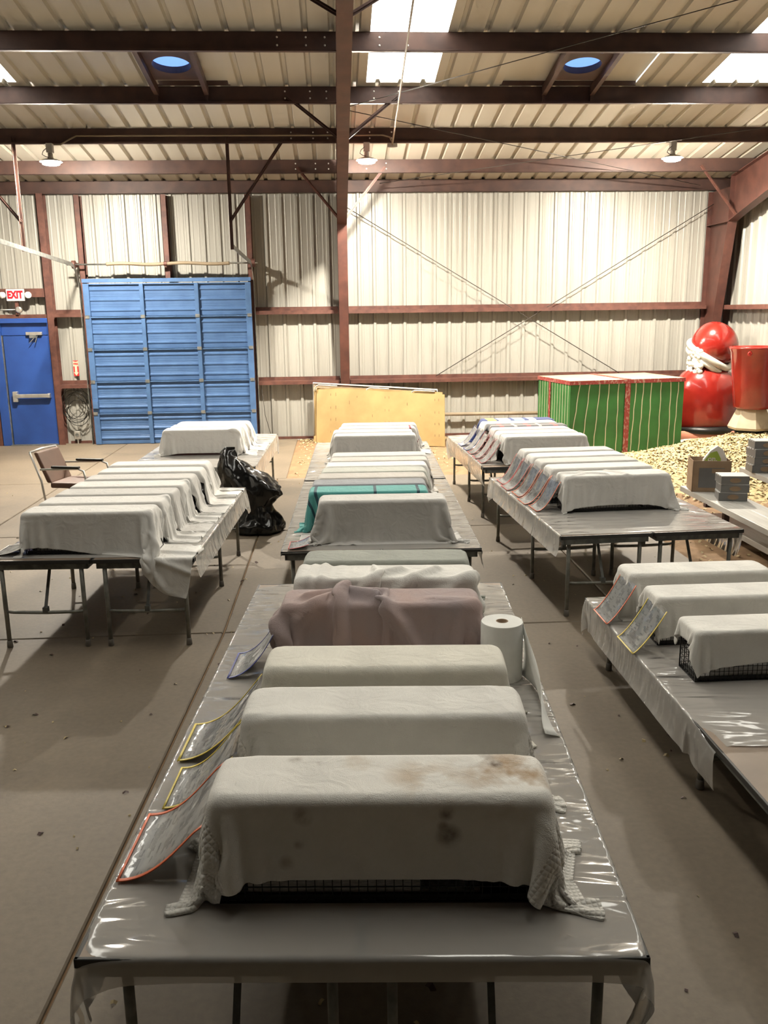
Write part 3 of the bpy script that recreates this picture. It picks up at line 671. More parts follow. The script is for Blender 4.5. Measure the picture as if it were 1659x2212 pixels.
f_ = thing('fire_sign', 'small fire extinguisher arrow sign between the two blue doors', 'sign', (-5.075, YB-.035, 1.48))
MB().cbox((0, 0, 0), (.10, .004, .30)).build('sign_plate', M_cream, f_)
q = MB(); q.add([(-.05, -.004, .15), (.05, -.004, .15), (.05, -.004, .14), (0, -.004, .125), (-.05, -.004, .14)], [(0, 4, 3, 2, 1)]); q.add([(-.05, -.004, -.15), (.05, -.004, -.15), (.05, -.004, .04), (-.05, -.004, .04)], [(0, 1, 2, 3)]); q.build('red_field', M_redprint, f_)
q = MB(); q.add([(-.022, -.007, .04), (.022, -.007, .04), (.022, -.007, -.08), (-.022, -.007, -.08)], [(0, 3, 2, 1)]); q.add([(-.045, -.007, -.075), (.045, -.007, -.075), (0, -.007, -.145)], [(0, 2, 1)]); q.build('arrow', M_cream, f_)
text_mesh('sign_letters', 'FIRE', .048, M_redprint, f_, (0, -.005, .085), bold=.002)
# cable coil hung on the wall between the doors
q = MB(); cx_, cz_ = -5.12, .82
pts = []
for k in range(260):
    a = k/260*2*math.pi*7; rr = .26+.06*math.sin(k*.071)+.03*math.sin(k*.21)
    pts.append((cx_+.03*math.sin(k*.033)+rr*.85*math.cos(a), YB-.14-.03*math.sin(k*.11), cz_-.02*k/260*8+rr*1.1*math.sin(a)*.95))
q.tube(pts, .006, 5); q.tube([(cx_, YB-.17, 1.17), (cx_, YB-.14, 1.05)], .006, 5)
tag(q.build('cable_coil', M_black, smooth=True), 'loose coil of black cable hung on the wall left of the overhead door', 'cable')
o_ = thing('wall_outlet', 'grey outlet box on a stub conduit near the floor beside the overhead door', 'outlet', (-5.15, YB-.08, 0))
MB().cbox((0, 0, .17), (.12, .06, .16)).build('outlet_box', M_alu, o_, bevel=.01); MB().tube([(0, 0, 0), (0, 0, .1)], .014, 8).build('stub_conduit', M_alu, o_)
q = MB(); q.lathe([(.035, 0), (.035, .01)], n=14); h = q.build('outlet_cover', M_galv, o_); h.location = (0, -.035, .18); h.rotation_euler = (math.pi/2, 0, 0)
tag(MB().tube([(2.0, YB-.12, .45), (4.5, YB-.12, .44)], .035, 12).build('wall_pipe', M_pipe, smooth=True), 'tan horizontal pipe low on the back wall beside the green box', 'pipe')
tag(MB().tube([(-1.47, YB-.15, 1.1), (-1.42, YB-.13, .5), (-1.30, YB-.13, .02)], .006, 6).build('extension_lead', M_cable, smooth=True), 'thin dark cord hanging beside the overhead door', 'cord')
# grey panel at the far left edge
gp = thing('gate_panel', 'grey metal gate panel standing at the left edge by the blue door', 'panel', (-6.98, 17.0, 0), .9)
MB().box(-.5, .12, -.02, .02, .03, 1.25).build('gate_sheet', M_galv, gp)
for z in (.05, .62, 1.22): MB().box(-.5, .12, -.05, -.02, z-.03, z+.03).build('gate_rail', M_apron, gp)

# ================================================================== BOARDS LEANING ON THE WALL
def board(name, A, B, C, Dd, th, M, label, cat='board'):
    A, B, C, Dd = map(Vector, (A, B, C, Dd)); C = B+(Dd-A)*(C.z/Dd.z); n = (B-A).cross(Dd-A).normalized()*th
    q = MB(); q.hexa([A, B, B-n, A-n], [Dd, C, C-n, Dd-n]); return q
q = board('b', (-.40, 17.02, .0), (2.02, 16.12, .0), (2.04, 16.72, .95), (-.375, 17.30, 1.045), .02, M_ply, '')
yp = q.build('plywood_sheet', M_ply); tag(yp, 'yellow plywood sheet with nail marks leaning in front of the folded table', 'plywood')
mk = MB()
for (u, v) in [(a, b_) for a in (.12, .16, .55, .58, .93, .96) for b_ in (.18, .40, .62, .86)]+[(.27, .72), (.45, .5), (.33, .85), (.72, .75), (.7, .3), (.62, .15), (.82, .55), (.4, .3)]:
    P = Vector((-.40, 17.02, 0)).lerp(Vector((2.02, 16.12, 0)), u).lerp(Vector((-.375, 17.30, 1.045)).lerp(Vector((2.043, 16.375, .95)), u), v)+Vector((-.012, -.028, .008))
    mk.bar(P, P+Vector((0, .006, .02+.05*((u*37) % 1))), .006, .003, upv=(0, 1, 0))
mk.build('nail_marks', M_brownd2, yp)['kind'] = 'stuff'
q = board('b', (-.46, 17.10, .0), (2.0, 16.3, .0), (2.0, 16.85, .98), (-.435, 17.36, 1.06), .02, M_ply2, '')
tag(q.build('plywood_sheet', M_ply), 'second plywood sheet showing as a pale edge behind the yellow one', 'plywood')
ft = thing('folded_table', 'folded trestle table with bent chrome legs leaning on the wall', 'table')
board('b', (-.44, 17.16, 0), (1.93, 16.42, 0), (1.93, 16.93, .98), (-.43, 17.36, 1.10), .03, M_ply2, '').build('table_board', M_ply2, ft)
q = MB(); P0 = Vector((-.44, 17.32, 1.135)); P1 = Vector((1.93, 16.60, 1.02)); q.tube([P0-Vector((0, .2, 1.0)), P0, P1, P1-Vector((0, .2, .9))], .016, 8); q.build('table_frame', M_chrome, ft, smooth=True)
for u in (.10, .52, .88):
    Pm = P0.lerp(P1, u)+Vector((0, -.05, -.03)); dx = (P1-P0).normalized()
    pts = [Pm-dx*.22+Vector((0, -.02, -.12)), Pm-dx*.2+Vector((0, 0, -.03)), Pm-dx*.14, Pm+dx*.24]
    MB().tube(pts, .012, 8).build('folded_leg', M_chrome, ft, smooth=True)

# ================================================================== GREEN GIFT BOX PROP
gb = thing('gift_box', 'huge green striped gift box prop with red brick-pattern ribbon', 'box', (4.03, 14.85, 0), math.radians(9.6))
GW, GD, GH = 2.17, 1.4, 1.26
MB().box(0, GW, 0, GD, .0, GH).build('box_body', M_green, gb)
MB().box(-.012, GW+.012, -.012, GD+.012, GH, GH+.02).build('lid', M_gifttop, gb)
q = MB(); q.box(-.016, GW+.016, -.018, -.004, GH-.045, GH+.022); q.box(-.018, -.004, -.016, GD+.016, GH-.045, GH+.022); q.build('lid_trim', M_ribbon, gb)
MB().box(1.03, 1.13, -.012, -.001, 0, GH-.04).build('ribbon', M_ribbon, gb); MB().box(-.012, -.001, .82, .90, 0, GH-.04).build('ribbon', M_ribbon, gb)
MB().box(1.03, 1.13, -.01, GD, GH+.02, GH+.03).build('ribbon', M_ribbon, gb)
tops = [.17, .36, .55, .72, .90, 1.24, 1.38, 1.53, 1.72, 1.91, 2.06]; bots = [.02, .24, .46, .68, .90, 1.18, 1.34, 1.52, 1.72, 1.92, 2.02]
for a, c in zip(tops, bots):
    q = MB(); n = 8; w = .008
    for i in range(n+1):
        t = i/n; x = a+(c-a)*t+.006*math.sin(i*2.1+a*9); q.v += [(x-w, -.004, (GH-.05)*(1-t)+.0), (x+w, -.004, (GH-.05)*(1-t))]
    for i in range(n): q.f.append((2*i, 2*i+2, 2*i+3, 2*i+1))
    q.build('painted_stripe', M_cream, gb)
for k in range(12):
    yy = .08+k*.112
    if abs(yy-.86) > .06: MB().box(-.004, -.0005, yy-.006, yy+.006, 0, GH-.05).build('painted_stripe', M_cream, gb)

# ================================================================== RED FIGURE PROP AND BUCKET
sf = thing('holiday_figure', 'giant glossy red fibreglass figure seen from behind with white-trimmed cap', 'figure', (6.97, 16.15, 0))
o = MB().lathe([(.50, .16), (.585, .22), (.61, .45), (.615, .75), (.60, .98), (.55, 1.15), (.46, 1.28), (.33, 1.38), (.15, 1.44), (.02, 1.45)], n=40).build('torso', M_red, sf, smooth=True); o.scale = (1, .82, 1)
MB().lathe([(.50, 0), (.60, .05), (.60, .12), (.52, .16)], (0, 0, .17), 28).build('belt', M_black, sf, smooth=True)
CC = Vector((.09, -.02, 1.80))
MB().ball(CC, (.43, .42, .42), 36, 24, lambda d: 1+.03*math.sin(3*d.x+2*d.z)).build('cap', M_red, sf, smooth=True)
def ring(rz, rad_, tube_, name, flat=1.0):
    q = MB(); pts = []
    for k in range(41):
        a = 2*math.pi*k/40; dz = rz+.42*math.sin(a)-.36*math.cos(a); rr = rad_
        pts.append(CC+Vector((math.cos(a), math.sin(a), 0))*rr*math.cos(min(1.2, abs(dz)*.9))+Vector((0, 0, dz*.43)))
    q.tube(pts, tube_, 14, cap=False); return q.build(name, M_white, sf, smooth=True)
ring(-.40, .43, .062, 'cap_band'); ring(-.68, .44, .066, 'collar')
for k in range(34):
    a = math.pi*random.uniform(.93, 1.25); z = random.uniform(-.50, -.08)
    MB().ball(CC+Vector((.43*math.cos(a), .42*math.sin(a), z)), random.uniform(.04, .065), 10, 7).build('curl', M_white, sf, smooth=True)
MB().tube([(-.55, -.3, .14), (-.1, -.42, .15), (.35, -.42, .14), (.6, -.3, .10)], [.10, .14, .13, .06], 14).build('boot_leg', M_pink, sf, smooth=True)
MB().ball((-.15, -.42, .0), (.62, .24, .13), 24, 10).build('figure_base', M_white, sf, smooth=True)
bk = thing('giant_bucket', 'giant red bucket prop standing on a faceted beige foot', 'bucket', (7.12, 14.55, 0))
MB().lathe([(.30, .80), (.315, .84), (.36, 1.25), (.415, 1.74), (.44, 1.80), (.445, 1.83), (.425, 1.835), (.40, 1.75), (.29, .84)], n=40).build('bucket_shell', M_red, bk, smooth=True)
q = MB(); q.tube([(-.28+.03*math.cos(a), -.335, 1.73+.03*math.sin(a)) for a in [k*math.pi/6 for k in range(13)]], .008, 6); q.build('handle_ring', M_redprint, bk, smooth=True)
MB().lathe([(.36, .44), (.38, .48), (.24, .80), (.2, .81)], n=7).build('pedestal', M_beige, bk)
MB().lathe([(.26, .18), (.26, .46)], n=10).build('pedestal_foot', M_black, bk)

# ================================================================== WOOD SHAVINGS
def pile_h(x, y):
    h = .42*math.exp(-((x-7.3)/1.25)**2-((y-14.3)/1.3)**2)+.16*math.exp(-((x-6.6)/1.4)**2-((y-12.4)/1.2)**2)+.10*math.exp(-((x-5.6)/.9)**2-((y-13.8)/.9)**2)
    return h+.02*math.sin(x*7+y*3)*math.sin(y*6-x*2)*min(1, h*12)-.03
q = MB(); nx, ny = 60, 60
for j in range(ny):
    for i in range(nx):
        x = 4.3+(X1-.05-4.3)*i/(nx-1); y = 10.6+(17.0-10.6)*j/(ny-1); q.v.append((x, y, pile_h(x, y)+.012*math.sin(i*2.7)*math.cos(j*3.1)))
for j in range(ny-1):
    for i in range(nx-1): a = j*nx+i; q.f.append((a, a+1, a+nx+1, a+nx))
tag(q.build('shavings_pile', M_shav, smooth=True), 'heap of pale yellow wood shavings in the right corner', 'shavings', kind='stuff')
def flakes(name, label, pts, size, M, kind='stuff'):
    q = MB()
    for (x, y, z) in pts:
        a = random.random()*6.28; l = size*(.5+random.random()); w = l*(.35+.3*random.random()); t = random.uniform(-.7, .7); c, s = math.cos(a), math.sin(a)
        P = Vector((x, y, z)); u = Vector((c, s, t*.5))*l/2; v = Vector((-s, c, random.uniform(-.5, .5)))*w/2; hh = Vector((0, 0, l*.25))
        q.add([P-u-v, P+hh-v, P+u-v, P+u+v, P+hh+v, P-u+v], [(0, 1, 4, 5), (1, 2, 3, 4)])
    return tag(q.build(name, M), label, 'shavings', kind=kind)
P = []
while len(P) < 9000:
    x = random.uniform(4.3, X1-.1); y = random.uniform(10.8, 16.8); h = pile_h(x, y)
    if random.random() < .1+6*max(0, h): P.append((x, y, max(h, -.01)+.008))
flakes('shavings_flakes', 'loose curls of wood shavings over the heap', P, .055, M_chip)
P = [(random.uniform(-.75, 3.4), 17.45-abs(random.gauss(0, .45)), 0) for _ in range(900)]+[(random.uniform(-.7, 3.5), random.uniform(13.4, 17), -.005) for _ in range(500)]+[(random.uniform(3.6, 5), random.uniform(6, 12), -.005) for _ in range(350)]
flakes('shavings_litter', 'thin scatter of shavings on the dirt along the back wall', P, .04, M_chip)
P = []
for _ in range(420):
    x = random.uniform(-5, 3.4); y = random.uniform(1.5, 13)
    P.append((x, y, .002))
flakes('floor_litter', 'tiny bits of straw and shavings strewn over the concrete', P, .022, M_chip)
P = [(random.uniform(-3, 3.4), random.uniform(1.2, 9), .002) for _ in range(90)]
flakes('floor_debris', 'dark specks of dirt and twigs on the concrete', P, .03, M_brownd)

# ================================================================== BLEACHER, CARTONS
bl = thing('bleacher', 'aluminium bleacher benches on steel legs at the right', 'bleacher')
def plank(x0, x1, y0, y1, z):
    q = MB(); q.box(x0, x1, y0, y1, z-.045, z); q.box(x0-.004, x0-.0005, y0, y1, z-.06, z-.001)
    return q.build('plank', M_alubench, bl, bevel=.006)
plank(4.07, 4.29, 4.5, 9.95, .42); plank(4.30, 4.52, 4.5, 9.95, .42)
plank(4.22, 4.45, 4.5, 9.6, .16); plank(4.46, 4.69, 4.5, 9.6, .16)
plank(4.80, 5.02, 4.5, 10.0, .62); plank(5.03, 5.25, 4.5, 10.0, .62)
for y in (9.2, 7.0, 5.0):
    q = MB(); q.box(4.27, 4.33, y-.03, y+.03, 0, .36); q.box(4.95, 5.01, y-.03, y+.03, 0, .56); q.box(4.05, 4.55, y-.03, y+.03, .33, .37); q.box(4.78, 5.27, y-.03, y+.03, .53, .57); q.box(4.2, 5.2, y-.03, y+.03, .06, .11); q.build('trestle', M_brownd, bl)
cb = thing('cardboard_box', 'open brown cardboard box on the end of the bleacher seat', 'box', (4.30, 9.72, .42), math.radians(-12))
q = MB(); w, d_, h, t = .42, .32, .36, .006
q.box(-w/2, w/2, -d_/2, -d_/2+t, 0, h); q.box(-w/2, w/2, d_/2-t, d_/2, 0, h); q.box(-w/2, -w/2+t, -d_/2, d_/2, 0, h); q.box(w/2-t, w/2, -d_/2, d_/2, 0, h); q.box(-w/2, w/2, -d_/2, d_/2, 0, t)
q.build('box_walls', M_card, cb)
MB().box(-.14, .14, -d_/2-.003, -d_/2-.0005, .05, .28).build('dark_print', M_boxdark, cb)
MB().box(.0, .17, -d_/2-.005, -d_/2-.003, .22, .27).build('shipping_label', M_card, cb)
pk = thing('snack_pouch', 'white and lime green pouch sticking out of the cardboard box', 'pouch', (4.36, 9.74, .62), math.radians(-8))
q = MB(); out_ = [(-.14, 0), (.14, 0), (.14, .16), (.09, .27), (.03, .31), (-.05, .25), (-.12, .15)]
q.v = [(x, -.02 if 0 < i < 6 else -.01, z) for i, (x, z) in enumerate(out_)]+[(x, .03, z) for x, z in out_]; n = 7
q.f = [tuple(range(n)), tuple(reversed(range(n, 2*n)))]+[(i, n+i, n+(i+1) % n, (i+1) % n) for i in range(n)]; q.build('pouch_body', M_whiteplas, pk, bevel=.006)
q = MB(); q.add([(-.13, -.028, .02), (.07, -.028, .02), (.07, -.028, .16), (.02, -.028, .25), (-.05, -.028, .23), (-.11, -.028, .14)], [tuple(range(6))]); q.build('lime_panel', M_lime, pk)
text_mesh('pouch_letters', 'on.\nup', .085, M_whiteplas, pk, (-.025, -.031, .115), bold=.002)
def carton(label, x, y, z, rz, M2=None, win_=True):
    t = thing('tissue_carton', label, 'carton', (x, y, z), rz, 'grey cartons on the bleacher')
    MB().cbox((0, 0, .045), (.30, .24, .088)).build('carton_body', M_boxdark, t, bevel=.004)
    MB().cbox((0, 0, .090), (.296, .236, .004)).build('carton_lid', M_boxlite, t)
    for s in (-.06, 0, .06): MB().cbox((-.152, s, .088), (.01, .03, .012)).build('wrap_tab', M_boxlite, t)
    q = MB(); q.lathe([(.05, 0), (.05, .003)], n=16); e_ = q.build('print_oval', M_card, t); e_.scale = (1.2, .55, 1); e_.location = (0, -.121, .045); e_.rotation_euler = (math.pi/2, 0, 0)
    return t
for k, nm in enumerate(('lowest', 'middle', 'top')): carton('grey carton in front of the cardboard box, %s of its stack of three' % nm, 4.33+.01*(k % 2), 9.18, .42+.0925*k, math.radians(-14+3*k))
for s_, (x, y) in enumerate(((4.93, 9.72), (5.13, 9.35))):
    for k in range(4): carton('grey carton at the right edge, %s from the bottom of the %s stack' % (('first', 'second', 'third', 'fourth')[k], ('farther', 'nearer')[s_]), x+.008*(k % 2), y, .62+.0925*k, math.radians(-8+4*((k+s_) % 3)))

# ================================================================== TABLES
def local(gp_, u, v):
    ox, oy, th = gp_['o'][0], gp_['o'][1], gp_['th']; return (ox+u*math.cos(th)-v*math.sin(th), oy+u*math.sin(th)+v*math.cos(th))
HW = .775
GROUPS = {
 'C1': dict(o=(.03, 2.12), th=-.067, z=.70, L=3.5, hw=.82, legs=(.06, 1.65, 1.86, 3.42)),
 'C2': dict(o=(.32, 6.45), th=-.03, z=.70, L=2.85, legs=(.08, 1.4, 2.75)),
 'C3': dict(o=(.405, 9.36), th=-.03, z=.70, L=2.8, legs=(.1, 1.4, 2.7)),
 'L1': dict(o=(-1.87, 6.39), th=-.045, z=.70, L=2.72, legs=(.04, 1.50, 2.55)),
 'L2': dict(o=(-1.76, 10.35), th=-.03, z=.70, L=2.9, legs=(.1, 1.5, 2.8)),
 'R2': dict(o=(2.56, 6.74), th=.05, z=.70, L=2.62, legs=(.06, 1.12, 2.5)),
 'R3': dict(o=(2.47, 9.95), th=.03, z=.70, L=2.72, legs=(.42, 1.35, 2.55)),
 'R1': dict(o=(2.565, 2.9), th=.0, z=.42, L=3.1, legs=(.05, 1.17, 2.74)),
}
TNAME = {'C1': 'nearest centre', 'C2': 'middle centre', 'C3': 'far centre', 'L1': 'near left', 'L2': 'far left', 'R2': 'middle right', 'R3': 'far right', 'R1': 'low near right'}
def table(key, side):
    G = GROUPS[key]; hw = G.get('hw', HW); u0 = -hw if side == 0 else .003; u1 = -.003 if side == 0 else hw; z = G['z']; L = G['L']
    ox, oy = G['o']; t = thing('folding_table', 'pipe-legged folding table, %s half of the %s pair' % (('left', 'right')[side], TNAME[key]), 'table', (ox, oy, 0), G['th'], 'folding tables under plastic sheeting')
    MB().box(u0+.012, u1-.012, .012, L-.012, z-.024, z-.001).build('tabletop', M_ttop, t)
    q = MB(); e_ = .014
    q.box(u0, u1, 0, e_, z-.03, z); q.box(u0, u1, L-e_, L, z-.03, z); q.box(u0, u0+e_, 0, L, z-.03, z); q.box(u1-e_, u1, 0, L, z-.03, z); q.build('top_edging', M_edge, t, bevel=.003)
    q = MB(); ui0, ui1, a = u0+.03, u1-.03, .02
    q.box(ui0, ui1, a, a+.02, z-.075, z-.026); q.box(ui0, ui1, L-a-.02, L-a, z-.075, z-.026); q.box(ui0, ui0+.02, a, L-a, z-.075, z-.026); q.box(ui1-.02, ui1, a, L-a, z-.075, z-.026); q.build('apron', M_apron, t)
    ins = .085+(hw-HW); la, lb = (u0+ins, u1-.085) if side == 0 else (u0+.085, u1-ins); nl = len(G['legs'])
    for i, v in enumerate(G['legs']):
        for u in (la, lb):
            lg = MB().tube([(u, v, .012), (u, v, z-.05)], .0165, 10).build('leg', M_leg, t, smooth=True)
            MB().lathe([(.019, 0), (.023, .004), (.021, .05), (.018, .055)], (u, v, 0), 10).build('foot_cap', M_rubber, lg, smooth=True)
        zc = .27*z/.7+.02
        pts = [(la, v, zc), (la+.06, v, zc-.008), ((la+lb)/2, v, zc-.013), (lb-.06, v, zc-.008), (lb, v, zc)]
        MB().tube(pts, [.012, .013, .014, .013, .012], 8).build('crossbar', M_leg, t, smooth=True)
        um = (la+lb)/2; s = 1 if i < nl/2 else -1
        q = MB(); q.bar((um, v, zc+.01), (um, v+s*.2, z-.05), .022, .01); q.box(um-.018, um+.018, v-.015, v+.03, zc-.01, zc+.03); q.build('folding_brace', M_apron, t)
    return t
for k in GROUPS:
    for s in (0, 1): table(k, s)

# ================================================================== CLOTH SOLVER (position based, all cloths at once)
def pbd(P, ru, rv, boxes, steps=70, iters=8, bend=.08, g_=-9.8, dt=1/150.0, damp=.97, rad=.004):
    K, nu, nv, _ = P.shape; prev = P.copy(); f32 = np.float32
    if ru.ndim == 1: ru = np.repeat(ru[:, None], nu-1, 1); rv = np.repeat(rv[:, None], nv-1, 1)
    RU = ru[:, :, None]; RV = rv[:, None, :]; RD = np.sqrt(ru[:, :, None]**2+rv[:, None, :]**2); RU2 = (ru[:, :-1]+ru[:, 1:])[:, :, None]; RV2 = (rv[:, :-1]+rv[:, 1:])[:, None, :]
    def con(A, B, rest, st):
        d = B-A; l = np.sqrt((d*d).sum(-1))+1e-9; c = ((l-rest)/l*(.5*st))[..., None]*d; A += c; B -= c
    R = lambda r: r[:, None, None]
    def colide(final=False):
        for bi in range(boxes.shape[1]):
            bc = boxes[:, bi, None, None, 0:3]; bh = boxes[:, bi, None, None, 3:6]; pad = boxes[:, bi, 6][:, None, None]
            d = P-bc; q = np.abs(d)-(bh-rad); mx = q.max(-1); near = mx < rad+pad+.001
            if not near.any(): continue
            qo = np.maximum(q, 0); dist = np.sqrt((qo*qo).sum(-1)); out = dist > 1e-7
            sd = np.where(out, dist, mx)-rad-pad; hit = near & (sd < 0)
            if not hit.any(): continue
            sg = np.where(d >= 0, 1.0, -1.0).astype(f32)
            n_out = qo/np.maximum(dist, 1e-7)[..., None]*sg
            ax = q.argmax(-1); n_in = np.zeros_like(P); np.put_along_axis(n_in, ax[..., None], np.take_along_axis(sg, ax[..., None], -1), -1)
            n = np.where(out[..., None], n_out, n_in)
            P[hit] -= (n*sd[..., None])[hit]
            fr = .85; prev[hit] += (P[hit]-prev[hit])*fr
    for s in range(steps):
        vel = (P-prev)*damp
        vl = np.sqrt((vel*vel).sum(-1, keepdims=True)); vel *= np.minimum(1, .03/np.maximum(vl, 1e-9))
        prev[...] = P; P += vel; P[..., 2] += g_*dt*dt
        for it in range(iters):
            con(P[:, 0::2], P[:, 1::2], RU[:, 0::2], 1); con(P[:, 1:-1:2], P[:, 2::2], RU[:, 1::2], 1)
            con(P[:, :, 0::2], P[:, :, 1::2], RV[:, :, 0::2], 1); con(P[:, :, 1:-1:2], P[:, :, 2::2], RV[:, :, 1::2], 1)
            if it % 2 == 0:
                for k in (0, 1):
                    B = P[:, k+1::2]; m_ = B.shape[1]; A = P[:, k::2][:, :m_]; rr = RD[:, k::2][:, :m_]
                    con(A[:, :, :-1], B[:, :, 1:], rr, .5); con(A[:, :, 1:], B[:, :, :-1], rr, .5)
            if it == iters-1 and bend:
                for k in range(4):
                    B = P[:, k+2::4]; m_ = B.shape[1]; con(P[:, k::4][:, :m_], B, RU2[:, k::4][:, :m_], bend)
                    B = P[:, :, k+2::4]; m_ = B.shape[2]; con(P[:, :, k::4][:, :, :m_], B, RV2[:, :, k::4][:, :, :m_], bend)
            if it >= iters-2: colide()
    return P

CW, CL = .255, .98                          # trap width and length
# cloths: key, name, front Y in table coordinates (v), u centre, cage h, lu, lv-front, lv-back, shift u, material, slack, label, hero
CL_SPEC = []
def T(G, name, v, u, lbl, M, front=.2, back=.15, left=.3, right=.3, h=.325, slack=1.0, hero=False, rot=0.0, M2=None, th=.004, bend=.25, cagelabel=None, length=CL):
    CL_SPEC.append(dict(G=G, name=name, v=v, u=u, label=lbl, M=M, front=front, back=back, left=left, right=right, h=h, slack=slack, hero=hero, rot=rot, M2=M2, th=th, length=length))
T('C1', 'towel', .225, .055, 'white terry towel with brown stains over the nearest trap', M_stain, .25, .30, .37, .37, .365, hero=True, M2=M_waffle, th=.006, length=1.03)
T('C1', 'towel', .80, .06, 'white terry towel on the second trap from the camera', M_terry, .30, .14, .28, .34, .345, hero=True, M2=M_waffle, th=.006, length=1.03)
T('C1', 'towel', 1.25, .06, 'cream terry towel beside the paper roll, third trap from the camera', M_terry2, .30, .30, .26, .30, .34, hero=True, th=.006, slack=1.01, length=1.0)
T('C1', 'towel', 2.08, .03, 'dusty mauve towel with pink patches bunched over a trap', M_mauve, .36, .13, .12, .26, .33, hero=True, slack=1.2, rot=.05, th=.006, length=1.0)
T('C1', 'towel', 2.52, .06, 'ruffled white towel with ribbed band behind the mauve towel', M_terry, .22, .10, .10, .42, .33, hero=True, slack=1.16, rot=-.06, th=.006)
T('C1', 'towel', 2.88, .05, 'sage grey towel on the last trap of the nearest centre tables', M_terryG, .20, .25, .24, .3, .325, hero=True, th=.006)
T('C2', 'sheet', .22, .02, 'large grey sheet falling to the tabletop in front of the teal cloth', M_sheet2, .36, .12, .40, .36, .335, hero=True, slack=1.02, th=.003, length=1.0)
T('C2', 'sheet', .62, -.09, 'teal cloth with dark stripes over a trap', M_tealS, .20, .10, .33, .10, .325, hero=True, slack=1.04, th=.003)
T('C2', 'towel', .93, -.08, 'slate blue-grey towel right behind the teal cloth', M_slate, .10, .10, .2, .15, slack=1.05)
T('C2', 'sheet', 1.24, -.05, 'pale grey sheet, first behind the slate towel', M_sheet3, .10, .10, .22, .4, slack=1.04)
T('C2', 'sheet', 1.54, -.03, 'pale sage sheet, second behind the slate towel', M_sage2, .10, .10, .25, .38, slack=1.05)
T('C2', 'sheet', 1.84, .0, 'white sheet, third behind the slate towel', M_sheet, .10, .10, .2, .35, slack=1.03)
T('C2', 'sheet', 2.14, .03, 'beige sheet, fourth behind the slate towel', M_sheet3, .10, .10, .18, .34, slack=1.02)
T('C2', 'sheet', 2.45, .04, 'grey sheet on the last trap of the middle centre tables', M_sheet2, .10, .16, .2, .3, slack=1.03)
T('C3', 'sheet', 1.05, .02, 'grey sheet with a flat dark front on the first trap of the far centre tables', M_sheet2, .30, .12, .28, .3, hero=True, slack=1.02, th=.003)
T('C3', 'sheet', 1.38, .0, 'white sheet on the second trap of the far centre tables', M_sheet, .1, .1, .3, .2, slack=1.05)
T('C3', 'sheet', 1.71, .06, 'grey sheet edged with dark red near the yellow plywood', M_redstripe, .1, .1, .2, .42, slack=1.03)
T('C3', 'sheet', 2.05, .09, 'grey sheet on the last trap before the yellow plywood', M_sheet2, .1, .2, .2, .3, slack=1.03)
T('L1', 'sheet', .15, -.06, 'grey-white sheet on the front trap of the near left tables, corner hanging off', M_sheet, .27, .12, .2, .62, .325, hero=True, slack=1.02, th=.003, rot=-.11)
for k, (v, M_, nm) in enumerate(((.49, M_sheet, 'second'), (.82, M_sheet2, 'third'), (1.16, M_sheet, 'fourth'), (1.50, M_sheet2, 'fifth'), (1.86, M_sheet, 'sixth'))):
    T('L1', 'sheet', v, -.05+.01*k, 'sheet with folds spilling right on the %s trap of the near left tables' % nm, M_, .10, .10, .16, .50, slack=1.05, hero=k < 3, th=.003, rot=random.uniform(-.05, .05))
T('L1', 'sheet', 2.24, -.02, 'rumpled sheet on the last trap of the near left tables', M_sheet, .12, .25, .2, .5, slack=1.06, th=.003)
T('L2', 'sheet', .92, -.02, 'bright white sheet over the front trap of the far left tables', M_sheet, .26, .12, .3, .42, .325, hero=True, slack=1.03, th=.003)
T('L2', 'sheet', 1.25, .0, 'white sheet on the middle trap of the far left tables', M_sheet, .1, .1, .2, .48, slack=1.05)
T('L2', 'sheet', 1.58, .02, 'white sheet on the rear trap of the far left tables', M_sheet, .1, .2, .2, .45, slack=1.05)
T('R2', 'sheet', .80, -.01, 'creased grey-white sheet on the front trap of the middle right tables', M_sheet, .24, .12, .14, .36, .325, hero=True, slack=1.04, th=.003)
for k, (v, nm) in enumerate(((1.20, 'second'), (1.55, 'third'), (1.89, 'fourth'), (2.22, 'last'))):
    T('R2', 'sheet', v, -.01+.005*k, 'sheet with gathered left end on the %s trap of the middle right tables' % nm, (M_sheet, M_sheet2)[k % 2], .12, .12, .26, .30, slack=1.06, hero=k < 2, th=.003, rot=random.uniform(-.04, .04))
T('R3', 'sheet', .12, .0, 'grey-white sheet on the front trap of the far right tables', M_sheet, .26, .12, .12, .3, hero=True, slack=1.02, th=.003)
T('R3', 'sheet', .44, .0, 'white sheet, second trap of the far right tables', M_sheet, .1, .1, .3, .25, slack=1.06)
T('R3', 'sheet', .75, .0, 'white sheet with a pink-red end, third trap of the far right tables', M_pinkred, .1, .1, .3, .2, slack=1.06)
T('R3', 'blanket', 1.06, .04, 'dark red and grey plaid blanket on the far right tables', M_plaid, .08, .08, .05, .3, slack=1.06)
T('R3', 'sheet', 1.38, .0, 'white sheet behind the plaid blanket', M_sheet, .1, .1, .35, .2, slack=1.05)
T('R3', 'blanket', 1.70, .05, 'navy blanket with yellow and white print at the back of the far right tables', M_blueprint, .1, .2, .3, .1, slack=1.03)
T('R1', 'towel', 1.56, -.10, 'white towel with ribbed border on the nearest trap of the low right tables', M_terry, .16, .14, .07, .3, .30, hero=True, slack=1.03, th=.005, rot=.06)
T('R1', 'towel', 2.12, -.11, 'white towel above the yellow-edged form on the low right tables', M_terry, .22, .12, .10, .3, .31, hero=True, slack=1.03, th=.005, rot=-.03)
T('R1', 'towel', 2.62, -.12, 'white towel above the orange-edged form on the low right tables', M_terry, .24, .16, .17, .3, .31, hero=True, slack=1.03, th=.005)

